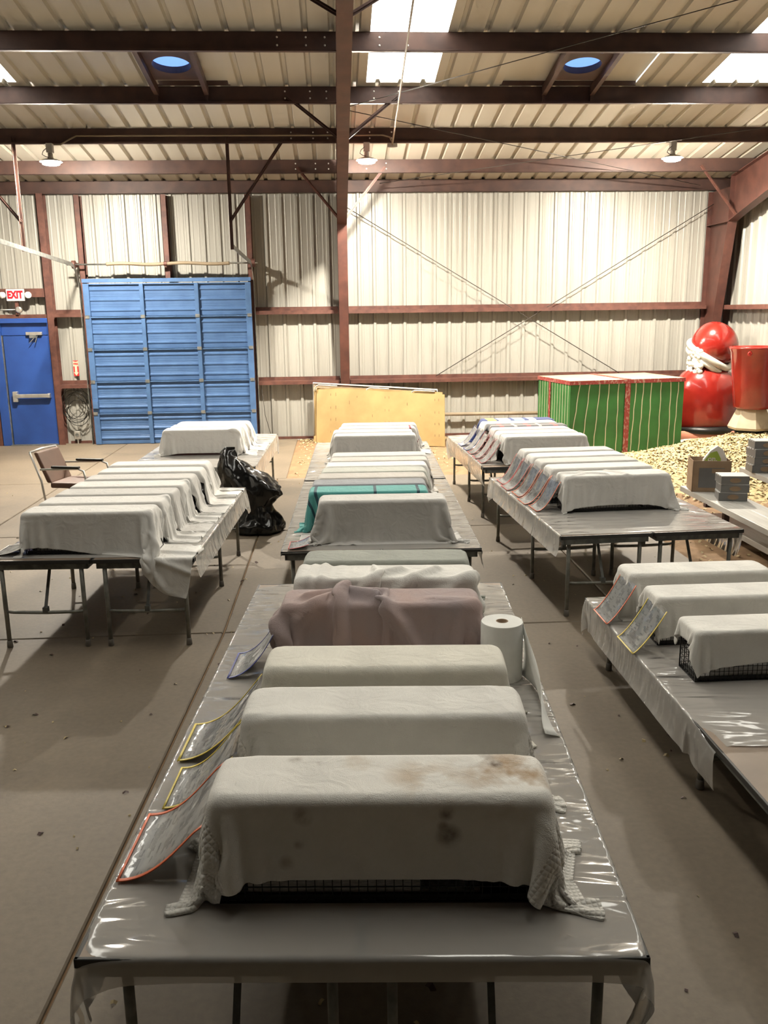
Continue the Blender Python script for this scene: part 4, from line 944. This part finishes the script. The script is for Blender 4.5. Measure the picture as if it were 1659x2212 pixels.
def solve(specs, nu, nv, steps):
    K = len(specs); P = np.zeros((K, nu, nv, 3), np.float32); ru = np.zeros(K, np.float32); rv = np.zeros(K, np.float32); boxes = np.zeros((K, 4, 7), np.float32)
    for k, s in enumerate(specs):
        G = GROUPS[s['G']]; z0 = G['z']; h = s['h']; hl = s['length']/2; hw_ = CW/2
        lu = s['length']*s['slack']+s['left']+s['right']; lv = CW*(1+(s['slack']-1)*.5)+s['front']+s['back']
        s['lu'] = lu; s['lv'] = lv; ru[k] = lu/(nu-1); rv[k] = lv/(nv-1)
        A, B = np.meshgrid(np.linspace(0, lu, nu), np.linspace(0, lv, nv), indexing='ij')
        a = (A-s['left'])/s['slack']-hl; a = np.where(A < s['left'], A-s['left']-hl, np.where(a > hl, A-(lu-s['right'])+hl, a))
        b = (B-s['front'])*CW/(lv-s['front']-s['back'])-hw_; b = np.where(B < s['front'], B-s['front']-hw_, np.where(b > hw_, B-(lv-s['back'])+hw_, b))
        cr_, sr_ = math.cos(s['rot']), math.sin(s['rot']); a, b = a*cr_-b*sr_, a*sr_+b*cr_
        da = np.maximum(np.abs(a)-hl, 0); db = np.maximum(np.abs(b)-hw_, 0); ds = np.sqrt(da*da+db*db)
        drop = np.minimum(ds, h-.012); extra = ds-drop
        sa = np.sign(a); sb = np.sign(b); nrm = np.maximum(ds, 1e-6)
        u = np.clip(a, -hl, hl)+sa*(da/nrm)*(.02*(ds > 0)+.22*drop+extra)*s.get('cu', 1); v = np.clip(b, -hw_, hw_)+sb*(db/nrm)*(.012*(ds > 0)+.10*drop+extra*.6)*s.get('cv', 1)
        nz = np.zeros((nu, nv)); r_ = np.random.default_rng(100+k*7+nu)
        for _ in range(10):
            fx, fy = r_.uniform(1, 7, 2); nz += np.sin(A/lu*fx*6.28+r_.uniform(0, 6))*np.sin(B/lv*fy*3+r_.uniform(0, 6))
        sl = max(0, s['slack']-1); wl = r_.uniform(.16, .26); amp = 1.6*math.sqrt(sl)*wl/6.28; ph = r_.uniform(0, 6)
        wv = np.sin(6.28*a/wl+ph+1.2*np.sin(a*5+ph)+2.5*b); wv2 = np.sin(6.28*b/(wl*.8)+ph*2+2*a)
        fade = np.clip(drop/.12, 0, 1)
        v = v+np.sign(b)*np.where(db > 0, amp*(1+wv)*fade, 0); u = u+np.sign(a)*np.where(da > 0, amp*(1+wv2)*fade, 0)
        P[k, ..., 0] = u+s['u']; P[k, ..., 1] = v+s['v']+hw_; P[k, ..., 2] = z0+h+.012-drop+.0012*nz+np.where(ds <= 0, amp*.8*np.maximum(0, wv)**2, 0)
        P[k] += r_.normal(0, .0015, P[k].shape)
        others = [t for t in CL_SPEC if t['G'] == s['G'] and t is not s]; others.sort(key=lambda t: abs(t['v']-s['v']))
        bx = [(s['u'], s['v']+hw_, z0+h/2, hl, hw_, h/2, .007)]
        for t in others[:2]: bx.append((t['u'], t['v']+hw_, z0+t['h']/2, t['length']/2, hw_, t['h']/2, .010))
        while len(bx) < 3: bx.append((0, -50, 0, .1, .1, .1, 0))
        bx.append((0, G['L']/2, z0-.05, G.get('hw', HW), G['L']/2, .05, .004)); boxes[k] = np.array(bx, np.float32)
    P = pbd(P, ru, rv, boxes, steps=steps)
    return P
def cloth_obj(s, P, i, sub):
    nu, nv = P.shape[:2]; G = GROUPS[s['G']]
    base = Vector((s['u'], s['v']+CW/2, G['z'])); 
    v = (P-np.array(base, np.float32)).reshape(-1, 3)
    idx = np.arange(nu*nv).reshape(nu, nv); f = np.stack([idx[:-1, :-1], idx[1:, :-1], idx[1:, 1:], idx[:-1, 1:]], -1).reshape(-1, 4)
    me = bpy.data.meshes.new(s['name']); me.from_pydata(v.tolist(), [], f.tolist())
    uv = me.uv_layers.new(name='UVMap'); A, B = np.meshgrid(np.linspace(0, s['lu'], nu), np.linspace(0, s['lv'], nv), indexing='ij'); co = np.stack([A, B], -1).reshape(-1, 2)
    li = np.zeros(len(me.loops), np.int32); me.loops.foreach_get('vertex_index', li); uv.data.foreach_set('uv', co[li].astype(np.float32).ravel())
    me.materials.append(s['M']); me.materials.append(s['M2'] or s['M']); me.polygons.foreach_set('use_smooth', [True]*len(me.polygons))
    o = bpy.data.objects.new(s['name'], me); col.objects.link(o)
    x, y = local(G, base.x, base.y); o.location = (x, y, G['z']); o.rotation_euler = (0, 0, G['th'])
    sm = o.modifiers.new('smooth', 'SUBSURF'); sm.levels = sub; sm.render_levels = sub
    so = o.modifiers.new('thickness', 'SOLIDIFY'); so.thickness = s['th']; so.offset = 1; so.material_offset = 0
    tag(o, s['label'], s['name'], '%ss draped over the traps' % s['name'])
    if s['M2']:     # waffle-woven ends of the towel
        mi = np.zeros((nu-1, nv-1), np.int32); ua = np.linspace(0, s['lu'], nu)[:-1]; mi[(ua < s['left']-.02) | (ua > s['lu']-s['right']+.01)] = 1
        me.polygons.foreach_set('material_index', mi.ravel())
    return o
next(s for s in CL_SPEC if s['G'] == 'L1').update(cu=.75, cv=4.0)
hero = [s for s in CL_SPEC if s['hero']]; rest_ = [s for s in CL_SPEC if not s['hero']]
Ph = solve(hero, 84, 52, 80); Pr = solve(rest_, 54, 30, 70)
def ridges(s, P, lines, wave=None):
    """raise soft folds along polylines given in the cloth's own metres"""
    nu, nv = P.shape[:2]; A, B = np.meshgrid(np.linspace(0, s['lu'], nu), np.linspace(0, s['lv'], nv), indexing='ij')
    n = np.cross(np.gradient(P, axis=0), np.gradient(P, axis=1)); n /= np.linalg.norm(n, axis=-1, keepdims=True)+1e-9
    h = np.zeros((nu, nv))
    for pts, w, ht in lines:
        dmin = np.full((nu, nv), 9.0)
        for (a0, b0), (a1, b1) in zip(pts[:-1], pts[1:]):
            dx, dy = a1-a0, b1-b0; t = np.clip(((A-a0)*dx+(B-b0)*dy)/(dx*dx+dy*dy), 0, 1); dmin = np.minimum(dmin, np.hypot(A-a0-t*dx, B-b0-t*dy))
        h = np.maximum(h, ht*np.exp(-(dmin/w)**2))
    if wave is not None: h = h+wave(A, B)
    P += (n*h[..., None]).astype(np.float32)
mv = next(i for i, s in enumerate(hero) if s['M'] is M_mauve)
ridges(hero[mv], Ph[mv], [([(.10, .50), (.13, .30), (.15, 0)], .035, .05), ([(.02, .55), (.03, .25), (.04, 0)], .03, .03), ([(.50, .58), (.47, .40), (.45, .2), (.44, 0)], .04, .075), ([(.50, .56), (.36, .44), (.26, .36)], .03, .04), ([(.52, .55), (.68, .46), (.84, .30), (.93, .12), (1.0, 0)], .032, .06), ([(.30, .52), (.42, .56), (.58, .57), (.72, .55)], .03, .035), ([(1.0, .45), (1.25, .40)], .03, .012)])
rf = mv+1
ridges(hero[rf], Ph[rf], [([(.14, .5), (.15, .05)], .03, .03), ([(.22, .5), (.23, .05)], .018, .022), ([(.28, .5), (.29, .05)], .018, .022), ([(.45, .12), (.62, .30), (.75, .40)], .03, .03), ([(.62, .08), (.82, .26), (.95, .42)], .03, .032), ([(.82, .06), (1.05, .24), (1.2, .40)], .03, .03), ([(1.1, .10), (1.35, .28), (1.5, .30)], .03, .028)], lambda A, B: .004*np.sin(60*A+9*B)*(A < .4))
fr_ = next(i for i, s in enumerate(hero) if s['G'] == 'R2')
ridges(hero[fr_], Ph[fr_], [([(.10, .42), (.45, .36)], .025, .016), ([(.35, .44), (.55, .30)], .02, .02), ([(.60, .46), (.72, .30), (.74, .02)], .018, .018), ([(.25, .30), (.5, .42)], .02, .012)])
for i, s in enumerate(hero):
    if s['M'] is M_sheet and s['G'] in ('L1', 'L2'): ridges(s, Ph[i], [([(s['lu']-.65, .42), (s['lu']-.5, .3), (s['lu']-.45, 0)], .02, .018), ([(s['lu']-.6, .5), (s['lu']-.3, .42), (s['lu'], .40)], .02, .022), ([(s['lu']-.55, .3), (s['lu']-.2, .24), (s['lu'], .2)], .02, .022)])
for i, s in enumerate(hero): s['obj'] = cloth_obj(s, Ph[i], i, 1)
for i, s in enumerate(rest_): s['obj'] = cloth_obj(s, Pr[i], i, 1)

# ================================================================== TRAPS
def wire_mesh(l, w, h, pitch=.0275):
    q = MB(); r = .0013
    def wire(p, q_, rr=r): q.bar(p, q_, 2*rr, 2*rr)
    nx = int(round(l/pitch)); nz_ = int(round(h/pitch)); ny = int(round(w/pitch))
    for i in range(nx+1):
        x = -l/2+l*i/nx
        for y in (0, w): wire((x, y, 0), (x, y, h))
        for z in (0, h): wire((x, 0, z), (x, w, z))
    for k in range(nz_+1):
        z = h*k/nz_
        for y in (0, w): wire((-l/2, y, z), (l/2, y, z))
        for x in (-l/2, l/2): wire((x, 0, z), (x, w, z))
    for j in range(ny+1):
        y = w*j/ny
        for z in (0, h): wire((-l/2, y, z), (l/2, y, z))
        for x in (-l/2, l/2): wire((x, y, 0), (x, y, h))
    for y in (0, w):
        for z in (0, h): wire((-l/2, y, z), (l/2, y, z), .0032)
        for x in (-l/2, l/2): wire((x, y, 0), (x, y, h), .0032)
    for x in (-l/2, l/2):
        for z in (0, h): wire((x, 0, z), (x, w, z), .0032)
    me = q.mesh('wire_cage'); me.materials.append(M_black); return me
WIRE = {}; CNT = {}; ORD = ('first', 'second', 'third', 'fourth', 'fifth', 'sixth', 'seventh', 'eighth')
SHOW = {}
front_of = {}
for s in CL_SPEC: front_of.setdefault(s['G'], s)
shown = [front_of[k] for k in ('C1', 'C2', 'L1', 'L2', 'R2', 'R3')]+[s for s in CL_SPEC if s['G'] == 'R1']
for s in CL_SPEC:
    G = GROUPS[s['G']]; key = (s['length'], s['h']); hh = s['h']-.018
    if key not in WIRE: WIRE[key] = wire_mesh(s['length']-.024, CW-.024, hh)
    x, y = local(G, s['u'], s['v']+.012); z = G['z']+.006
    CNT[s['G']] = CNT.get(s['G'], 0)+1; lab = 'black wire trap under its cloth, %s from the front of the %s tables' % (ORD[CNT[s['G']]-1], TNAME[s['G']])
    mn = s['G'] == 'L2' and s is front_of['L2']
    if s in shown:
        t = thing('animal_trap', lab, 'trap', (x, y, z), G['th'], 'wire traps on the tables')
        o = link('wire_cage', WIRE[key], t)
        l = s['length']
        q = MB(); q.box(-l/2+.02, l/2-.02, .01, CW-.02, .004, .012); q.box(-l/2+.02, l/2-.02, .006, .012, .004, .022); q.build('floor_tray', M_maroon if mn else M_tray, t)
        MB().box(-l/2+.10, l*.12, .02, .024, .024, .075).build('newspaper_liner', M_news, t)
        MB().box(-l/2+.05, l*.3, .03, CW-.03, .012, .02).build('newspaper_sheet', M_news, t)
        q = MB(); q.box(l/2-.24, l/2-.235, .01, CW-.02, .01, hh-.01); q.build('trap_door', M_tray, t)
        q = MB(); q.tube([(l/2+.012, .02, .06), (l/2+.03, .02, .03), (l/2+.03, .02, .006), (l/2+.03, CW-.04, .006), (l/2+.012, CW-.04, .06)], .004, 6); q.build('door_bail', M_black, t, smooth=True)
        q = MB(); q.tube([(-.06, CW/2, hh), (-.06, CW/2, hh+.004), (.06, CW/2, hh+.004), (.06, CW/2, hh)], .004, 6); q.build('carry_handle', M_black, t)
        if mn: MB().box(-l/2-.005, l/2+.005, -.008, -.002, 0, .09).build('maroon_guard', M_maroon, t)
    else:
        o = link('animal_trap', WIRE[key]); o.location = (x, y, z); o.rotation_euler = (0, 0, G['th']); tag(o, lab, 'trap', 'wire traps on the tables')

# ================================================================== PLASTIC SHEETING
SH = {'C1': (.17, .22, .055, .10), 'C2': (.05, .16, .0, .02), 'C3': (.10, .10, .03, .16), 'L1': (.06, .16, -.05, .15), 'L2': (.1, .2, .06, .15), 'R2': (.17, .24, -.03, .12), 'R3': (.26, .15, -.12, .15), 'R1': (.20, .1, -.9, .18)}
keys = list(SH); NH, NE, NI_U, NI_V = 6, 7, 26, 60
def spaced(lo, e0, e1, hi, ni):
    """grid coordinates with extra rows where the film bends over the table edges"""
    a = []; z_ = .035
    a += list(np.linspace(lo, e0-z_, NH, endpoint=False)) if lo < e0-z_-.01 else list(np.linspace(lo, lo+.3, NH, endpoint=False))
    st = max(e0-z_, a[-1]+.01) if lo < e0-z_-.01 else lo+.3
    a += list(np.linspace(st, st+2*z_, NE, endpoint=False)); s2 = a[-1]+.012
    a += list(np.linspace(s2, e1-z_, ni, endpoint=False)); a += list(np.linspace(e1-z_, e1+z_, NE, endpoint=False)); a += list(np.linspace(e1+z_, max(hi, e1+z_+.03), NH))
    return np.array(a)
nu = 2*NH+2*NE+NI_U; nv = 2*NH+2*NE+NI_V
K = len(keys); P = np.zeros((K, nu, nv, 3), np.float32); ru = np.zeros((K, nu-1), np.float32); rv = np.zeros((K, nv-1), np.float32); boxes = np.zeros((K, 1, 7), np.float32)
UVS = {}
for k, key in enumerate(keys):
    G = GROUPS[key]; hw = G.get('hw', HW); l_, r_, n_, f_2 = SH[key]
    ga = spaced(-hw-l_, -hw, hw, hw+r_, NI_U); gb_ = spaced(-n_, 0, G['L'], G['L']+f_2, NI_V); ru[k] = np.diff(ga)*1.003; rv[k] = np.diff(gb_)*1.003
    A, B = np.meshgrid(ga, gb_, indexing='ij'); UVS[key] = (A, B)
    rg = np.random.default_rng(50+k); nz = np.zeros((nu, nv))
    for _ in range(16):
        fx, fy = rg.uniform(1, 6), rg.uniform(3, 26); nz += np.sin(A*fx+rg.uniform(0, 6)+B*fy)
    hem = (.025*np.sin(A*4.2+k)+.012*np.sin(A*11+k*2))*np.clip(1-(B-gb_[0])/.5, 0, 1)
    if key == 'R1': hem = hem-np.minimum(.45, .85*(A+hw).clip(0))*np.clip(1-(B-gb_[0])/1.2, 0, 1)
    over = np.maximum(0, np.maximum(np.abs(A)-hw, np.maximum(-B-hem, B-G['L'])))
    P[k, ..., 0] = A; P[k, ..., 1] = B+hem; P[k, ..., 2] = G['z']+.008+.0010*nz-over*.5
    boxes[k, 0] = (0, G['L']/2, G['z']-.05, hw, G['L']/2, .05, .004)
P = pbd(P, ru, rv, boxes, steps=90, iters=8, bend=.4, rad=.006)
SLAB = {'C1': 'nearest centre', 'C2': 'middle centre', 'C3': 'far centre', 'L1': 'near left', 'L2': 'far left', 'R2': 'middle right', 'R3': 'far right', 'R1': 'low near right'}
for k, key in enumerate(keys):
    G = GROUPS[key]; A, B = UVS[key]
    idx = np.arange(nu*nv).reshape(nu, nv); f = np.stack([idx[:-1, :-1], idx[1:, :-1], idx[1:, 1:], idx[:-1, 1:]], -1).reshape(-1, 4)
    me = bpy.data.meshes.new('plastic_sheeting'); me.from_pydata((P[k]-np.array((0, 0, G['z']), np.float32)).reshape(-1, 3).tolist(), [], f.tolist())
    uv = me.uv_layers.new(name='UVMap'); co = np.stack([A, B], -1).reshape(-1, 2)
    li = np.zeros(len(me.loops), np.int32); me.loops.foreach_get('vertex_index', li); uv.data.foreach_set('uv', co[li].astype(np.float32).ravel())
    me.materials.append(M_poly); me.polygons.foreach_set('use_smooth', [True]*len(me.polygons))
    o = bpy.data.objects.new('plastic_sheeting', me); col.objects.link(o); o.location = (*G['o'], G['z']); o.rotation_euler = (0, 0, G['th'])
    sm = o.modifiers.new('smooth', 'SUBSURF'); sm.levels = 1; sm.render_levels = 1
    tag(o, 'clear plastic sheeting spread over the %s tables' % SLAB[key], 'sheeting', 'plastic sheeting on the tables')

# ================================================================== FORMS IN CLEAR SLEEVES
def form(key, label, v0, v1, ue, ztop, out, M, sag=1.0, skew=0.0):
    """sleeve clipped to the trap end at u=ue, curling down and out to the left onto the table"""
    G = GROUPS[key]; x, y = local(G, ue, (v0+v1)/2); t = thing('document_sleeve', label, 'form', (x, y, G['z']), G['th'], 'forms in clear sleeves'); hv = (v1-v0)/2
    n = 14; pts = []
    for i in range(n+1):
        s = i/n
        u = -out*(s**(1.0/sag) if sag >= 1 else s); z = .010+(ztop-.010)*((1-s)**(1.0+sag))
        pts.append((u, z))
    def strip(a0, a1, b0, b1, dz, name, Mm, par):
        q = MB(); m_ = 6
        for i in range(n+1):
            s = a0+(a1-a0)*i/n; k = min(int(s*n), n-1); fr = s*n-k; u = pts[k][0]*(1-fr)+pts[k+1][0]*fr; z = pts[k][1]*(1-fr)+pts[k+1][1]*fr
            for j in range(m_+1):
                b_ = b0+(b1-b0)*j/m_; q.v.append((u, b_*hv+skew*s, z+dz+.006*math.sin(3*s+2*b_)*(1-s)))
        for i in range(n):
            for j in range(m_): a = i*(m_+1)+j; q.f.append((a, a+1, a+m_+2, a+m_+1))
        me = q.mesh(name); uv = me.uv_layers.new(name='UVMap'); 
        for lp in me.loops:
            vi = lp.vertex_index; uv.data[lp.index].uv = ((vi % (m_+1))/m_*.22, (vi//(m_+1))/n*.3)
        me.materials.append(Mm); me.polygons.foreach_set('use_smooth', [True]*len(me.polygons)); o = link(name, me, par)
        if Mm is not M_film:
            so = o.modifiers.new('thick', 'SOLIDIFY'); so.thickness = .0012 if Mm is M_doc else .003; so.offset = 0
        return o
    strip(.04, .97, -.93, .93, 0, 'printed_form', M_doc, t); strip(.0, 1, -1, 1, .004, 'clear_film', M_film, t)
    strip(.965, 1, -1, 1, .003, 'binding', M, t); strip(0, 1, -1, -.93, .003, 'binding', M, t); strip(0, 1, .93, 1, .003, 'binding', M, t)
    return t
form('C1', 'orange-bound form in a clear sleeve beside the stained towel', .33, .72, -.50, .22, .30, M_orange, 1.3)
form('C1', 'yellow-bound form in a clear sleeve just behind the orange one', .75, 1.05, -.49, .22, .27, M_yellow, 1.3)
form('C1', 'yellow-bound form in a clear sleeve beside the second towel', 1.10, 1.43, -.48, .24, .31, M_yellow, 1.1)
form('C1', 'blue-bound form in a clear sleeve beside the cream towel', 1.92, 2.25, -.50, .24, .24, M_bluebind, 1.0)
form('C2', 'red-bound form in a clear sleeve left of the large grey sheet', .03, .25, -.56, .05, .16, M_redbind, 1.0)
for k, (v, nm) in enumerate(((.86, 'first'), (1.16, 'second'), (1.50, 'third'), (1.83, 'fourth'), (2.15, 'fifth'))):
    form('R2', 'orange-bound form curling onto the middle right tables, %s from the front' % nm, v, v+.27, -.52, .28, .22+.03*(k % 2), M_orange if k < 3 else M_redbind, 1.2)
for k, (v, nm) in enumerate(((.22, 'first'), (.55, 'second'), (.90, 'third'), (1.22, 'fourth'), (1.6, 'fifth'))):
    form('R3', 'form in a clear sleeve on the far right tables, %s from the front' % nm, v, v+.24, -.52, .26, .24, M_redbind if k < 3 else M_bluebind, 1.2)
form('R1', 'yellow-bound form in a clear sleeve hanging off the low right tables', 1.98, 2.28, -.60, .28, .20, M_yellow, .35)
form('R1', 'orange-bound form in a clear sleeve hanging off the low right tables', 2.50, 2.80, -.61, .28, .19, M_orange, .35)
form('L1', 'white form in a sleeve at the left edge of the near left tables', .12, .42, -.56, .07, .22, M_whiteplas, 1.0)

# ================================================================== PAPER ROLL, BAG, CHAIR
x, y = .79, 4.02
pr = thing('paper_roll', 'upright white paper towel roll on the nearest centre tables', 'paper roll', (x, y, .704))
MB().lathe([(.102, 0), (.104, .01), (.104, .285), (.101, .29), (.03, .29), (.028, .285), (.028, .02)], n=36, cap=False).build('roll_body', M_paper, pr, auto=50)
MB().lathe([(.030, .01), (.030, .291), (.026, .291), (.026, .01)], n=24, cap=False).build('cardboard_core', M_card, pr, smooth=True)
q = MB(); n = 16
for i in range(n+1):
    s = i/n; yy = -.0-.66*s; xx = .104+.035*s+.015*math.sin(s*5); ht = .285*(1-s)**1.3+.02
    for j in range(6): w = j/5; q.v.append((xx-.05*s*w+.01*math.sin(w*4+s*7), yy, .002+ht*w))
for i in range(n):
    for j in range(5): a = i*6+j; q.f.append((a, a+1, a+7, a+6))
o = q.build('loose_sheet', M_paper, pr, smooth=True); so = o.modifiers.new('t', 'SOLIDIFY'); so.thickness = .001
# bin bag
q = MB(); n = 48
rings = [(.0, -.94, .24, .20), (.03, -.94, .29, .25), (.10, -.94, .29, .25), (.17, -.93, .25, .21), (.25, -.95, .20, .18), (.33, -.96, .19, .17), (.40, -.95, .22, .2), (.46, -.95, .30, .22), (.54, -.99, .33, .24), (.64, -1.04, .32, .23), (.74, -1.08, .28, .2), (.82, -1.12, .22, .14), (.86, -1.14, .14, .08), (.86, -1.14, .03, .02)]
sub_ = []
for i in range(len(rings)-1):
    for k in range(4): t = k/4; sub_.append(tuple(a+(b_-a)*t for a, b_ in zip(rings[i], rings[i+1])))
sub_.append(rings[-1])
for i, (z, cx_, rx, ry) in enumerate(sub_):
    for j in range(n):
        a = 2*math.pi*j/n
        wv = 1+.07*math.sin(5*a+z*9)+.05*math.sin(9*a-z*21)+.03*math.sin(17*a+z*33)
        tilt = (.10*math.cos(a)*max(0, z-.42)/.4)
        q.v.append((cx_+rx*wv*math.cos(a), 9.93+ry*wv*math.sin(a), max(.002, z-tilt*1.2*(1 if z > .42 else 0)+.012*math.sin(7*a+z*14)*min(1, z*6))))
for i in range(len(sub_)-1):
    for j in range(n): a = i*n+j; e_ = i*n+(j+1) % n; q.f.append((a, e_, e_+n, a+n))
q.f.append(tuple(reversed(range(n))))
bg = thing('bin_bag', 'glossy black bin bag slumped on the floor beside the near left tables', 'bin bag')
q.build('bag_body', M_bag, bg, smooth=True)
# armchair
ch = thing('armchair', 'brown vinyl armchair with metal frame behind the near left tables', 'chair', (-3.25, 11.0, 0), math.radians(-14))
q = MB(); q.hexa([(-.32, -.24, .46), (-.25, -.24, .46), (-.25, .24, .46), (-.32, .24, .46)], [(-.46, -.25, .84), (-.41, -.25, .85), (-.41, .25, .85), (-.46, .25, .84)]); q.build('backrest', M_vinyl, ch, bevel=.02, seg=3)
MB().box(-.27, .24, -.25, .25, .40, .47).build('seat', M_vinyl, ch, bevel=.02, seg=3)
for s in (-1, 1):
    yy = s*.29
    MB().tube([(-.48, yy, .85), (-.36, yy, .50), (-.30, yy, .0)], .013, 8).build('leg', M_chrome, ch, smooth=True)
    MB().tube([(-.36, yy, .64), (.15, yy, .66), (.22, yy, .63), (.24, yy, .55), (.24, yy, .0)], .013, 8).build('leg', M_chrome, ch, smooth=True)
    MB().box(-.20, .17, yy-.028, yy+.028, .66, .69).build('armrest', M_black, ch, bevel=.01)
MB().tube([(-.48, -.29, .85), (-.49, 0, .86), (-.48, .29, .85)], .013, 8).build('back_rail', M_chrome, ch, smooth=True)
MB().tube([(.24, -.29, .38), (.24, .29, .38)], .013, 8).build('front_rail', M_chrome, ch, smooth=True)
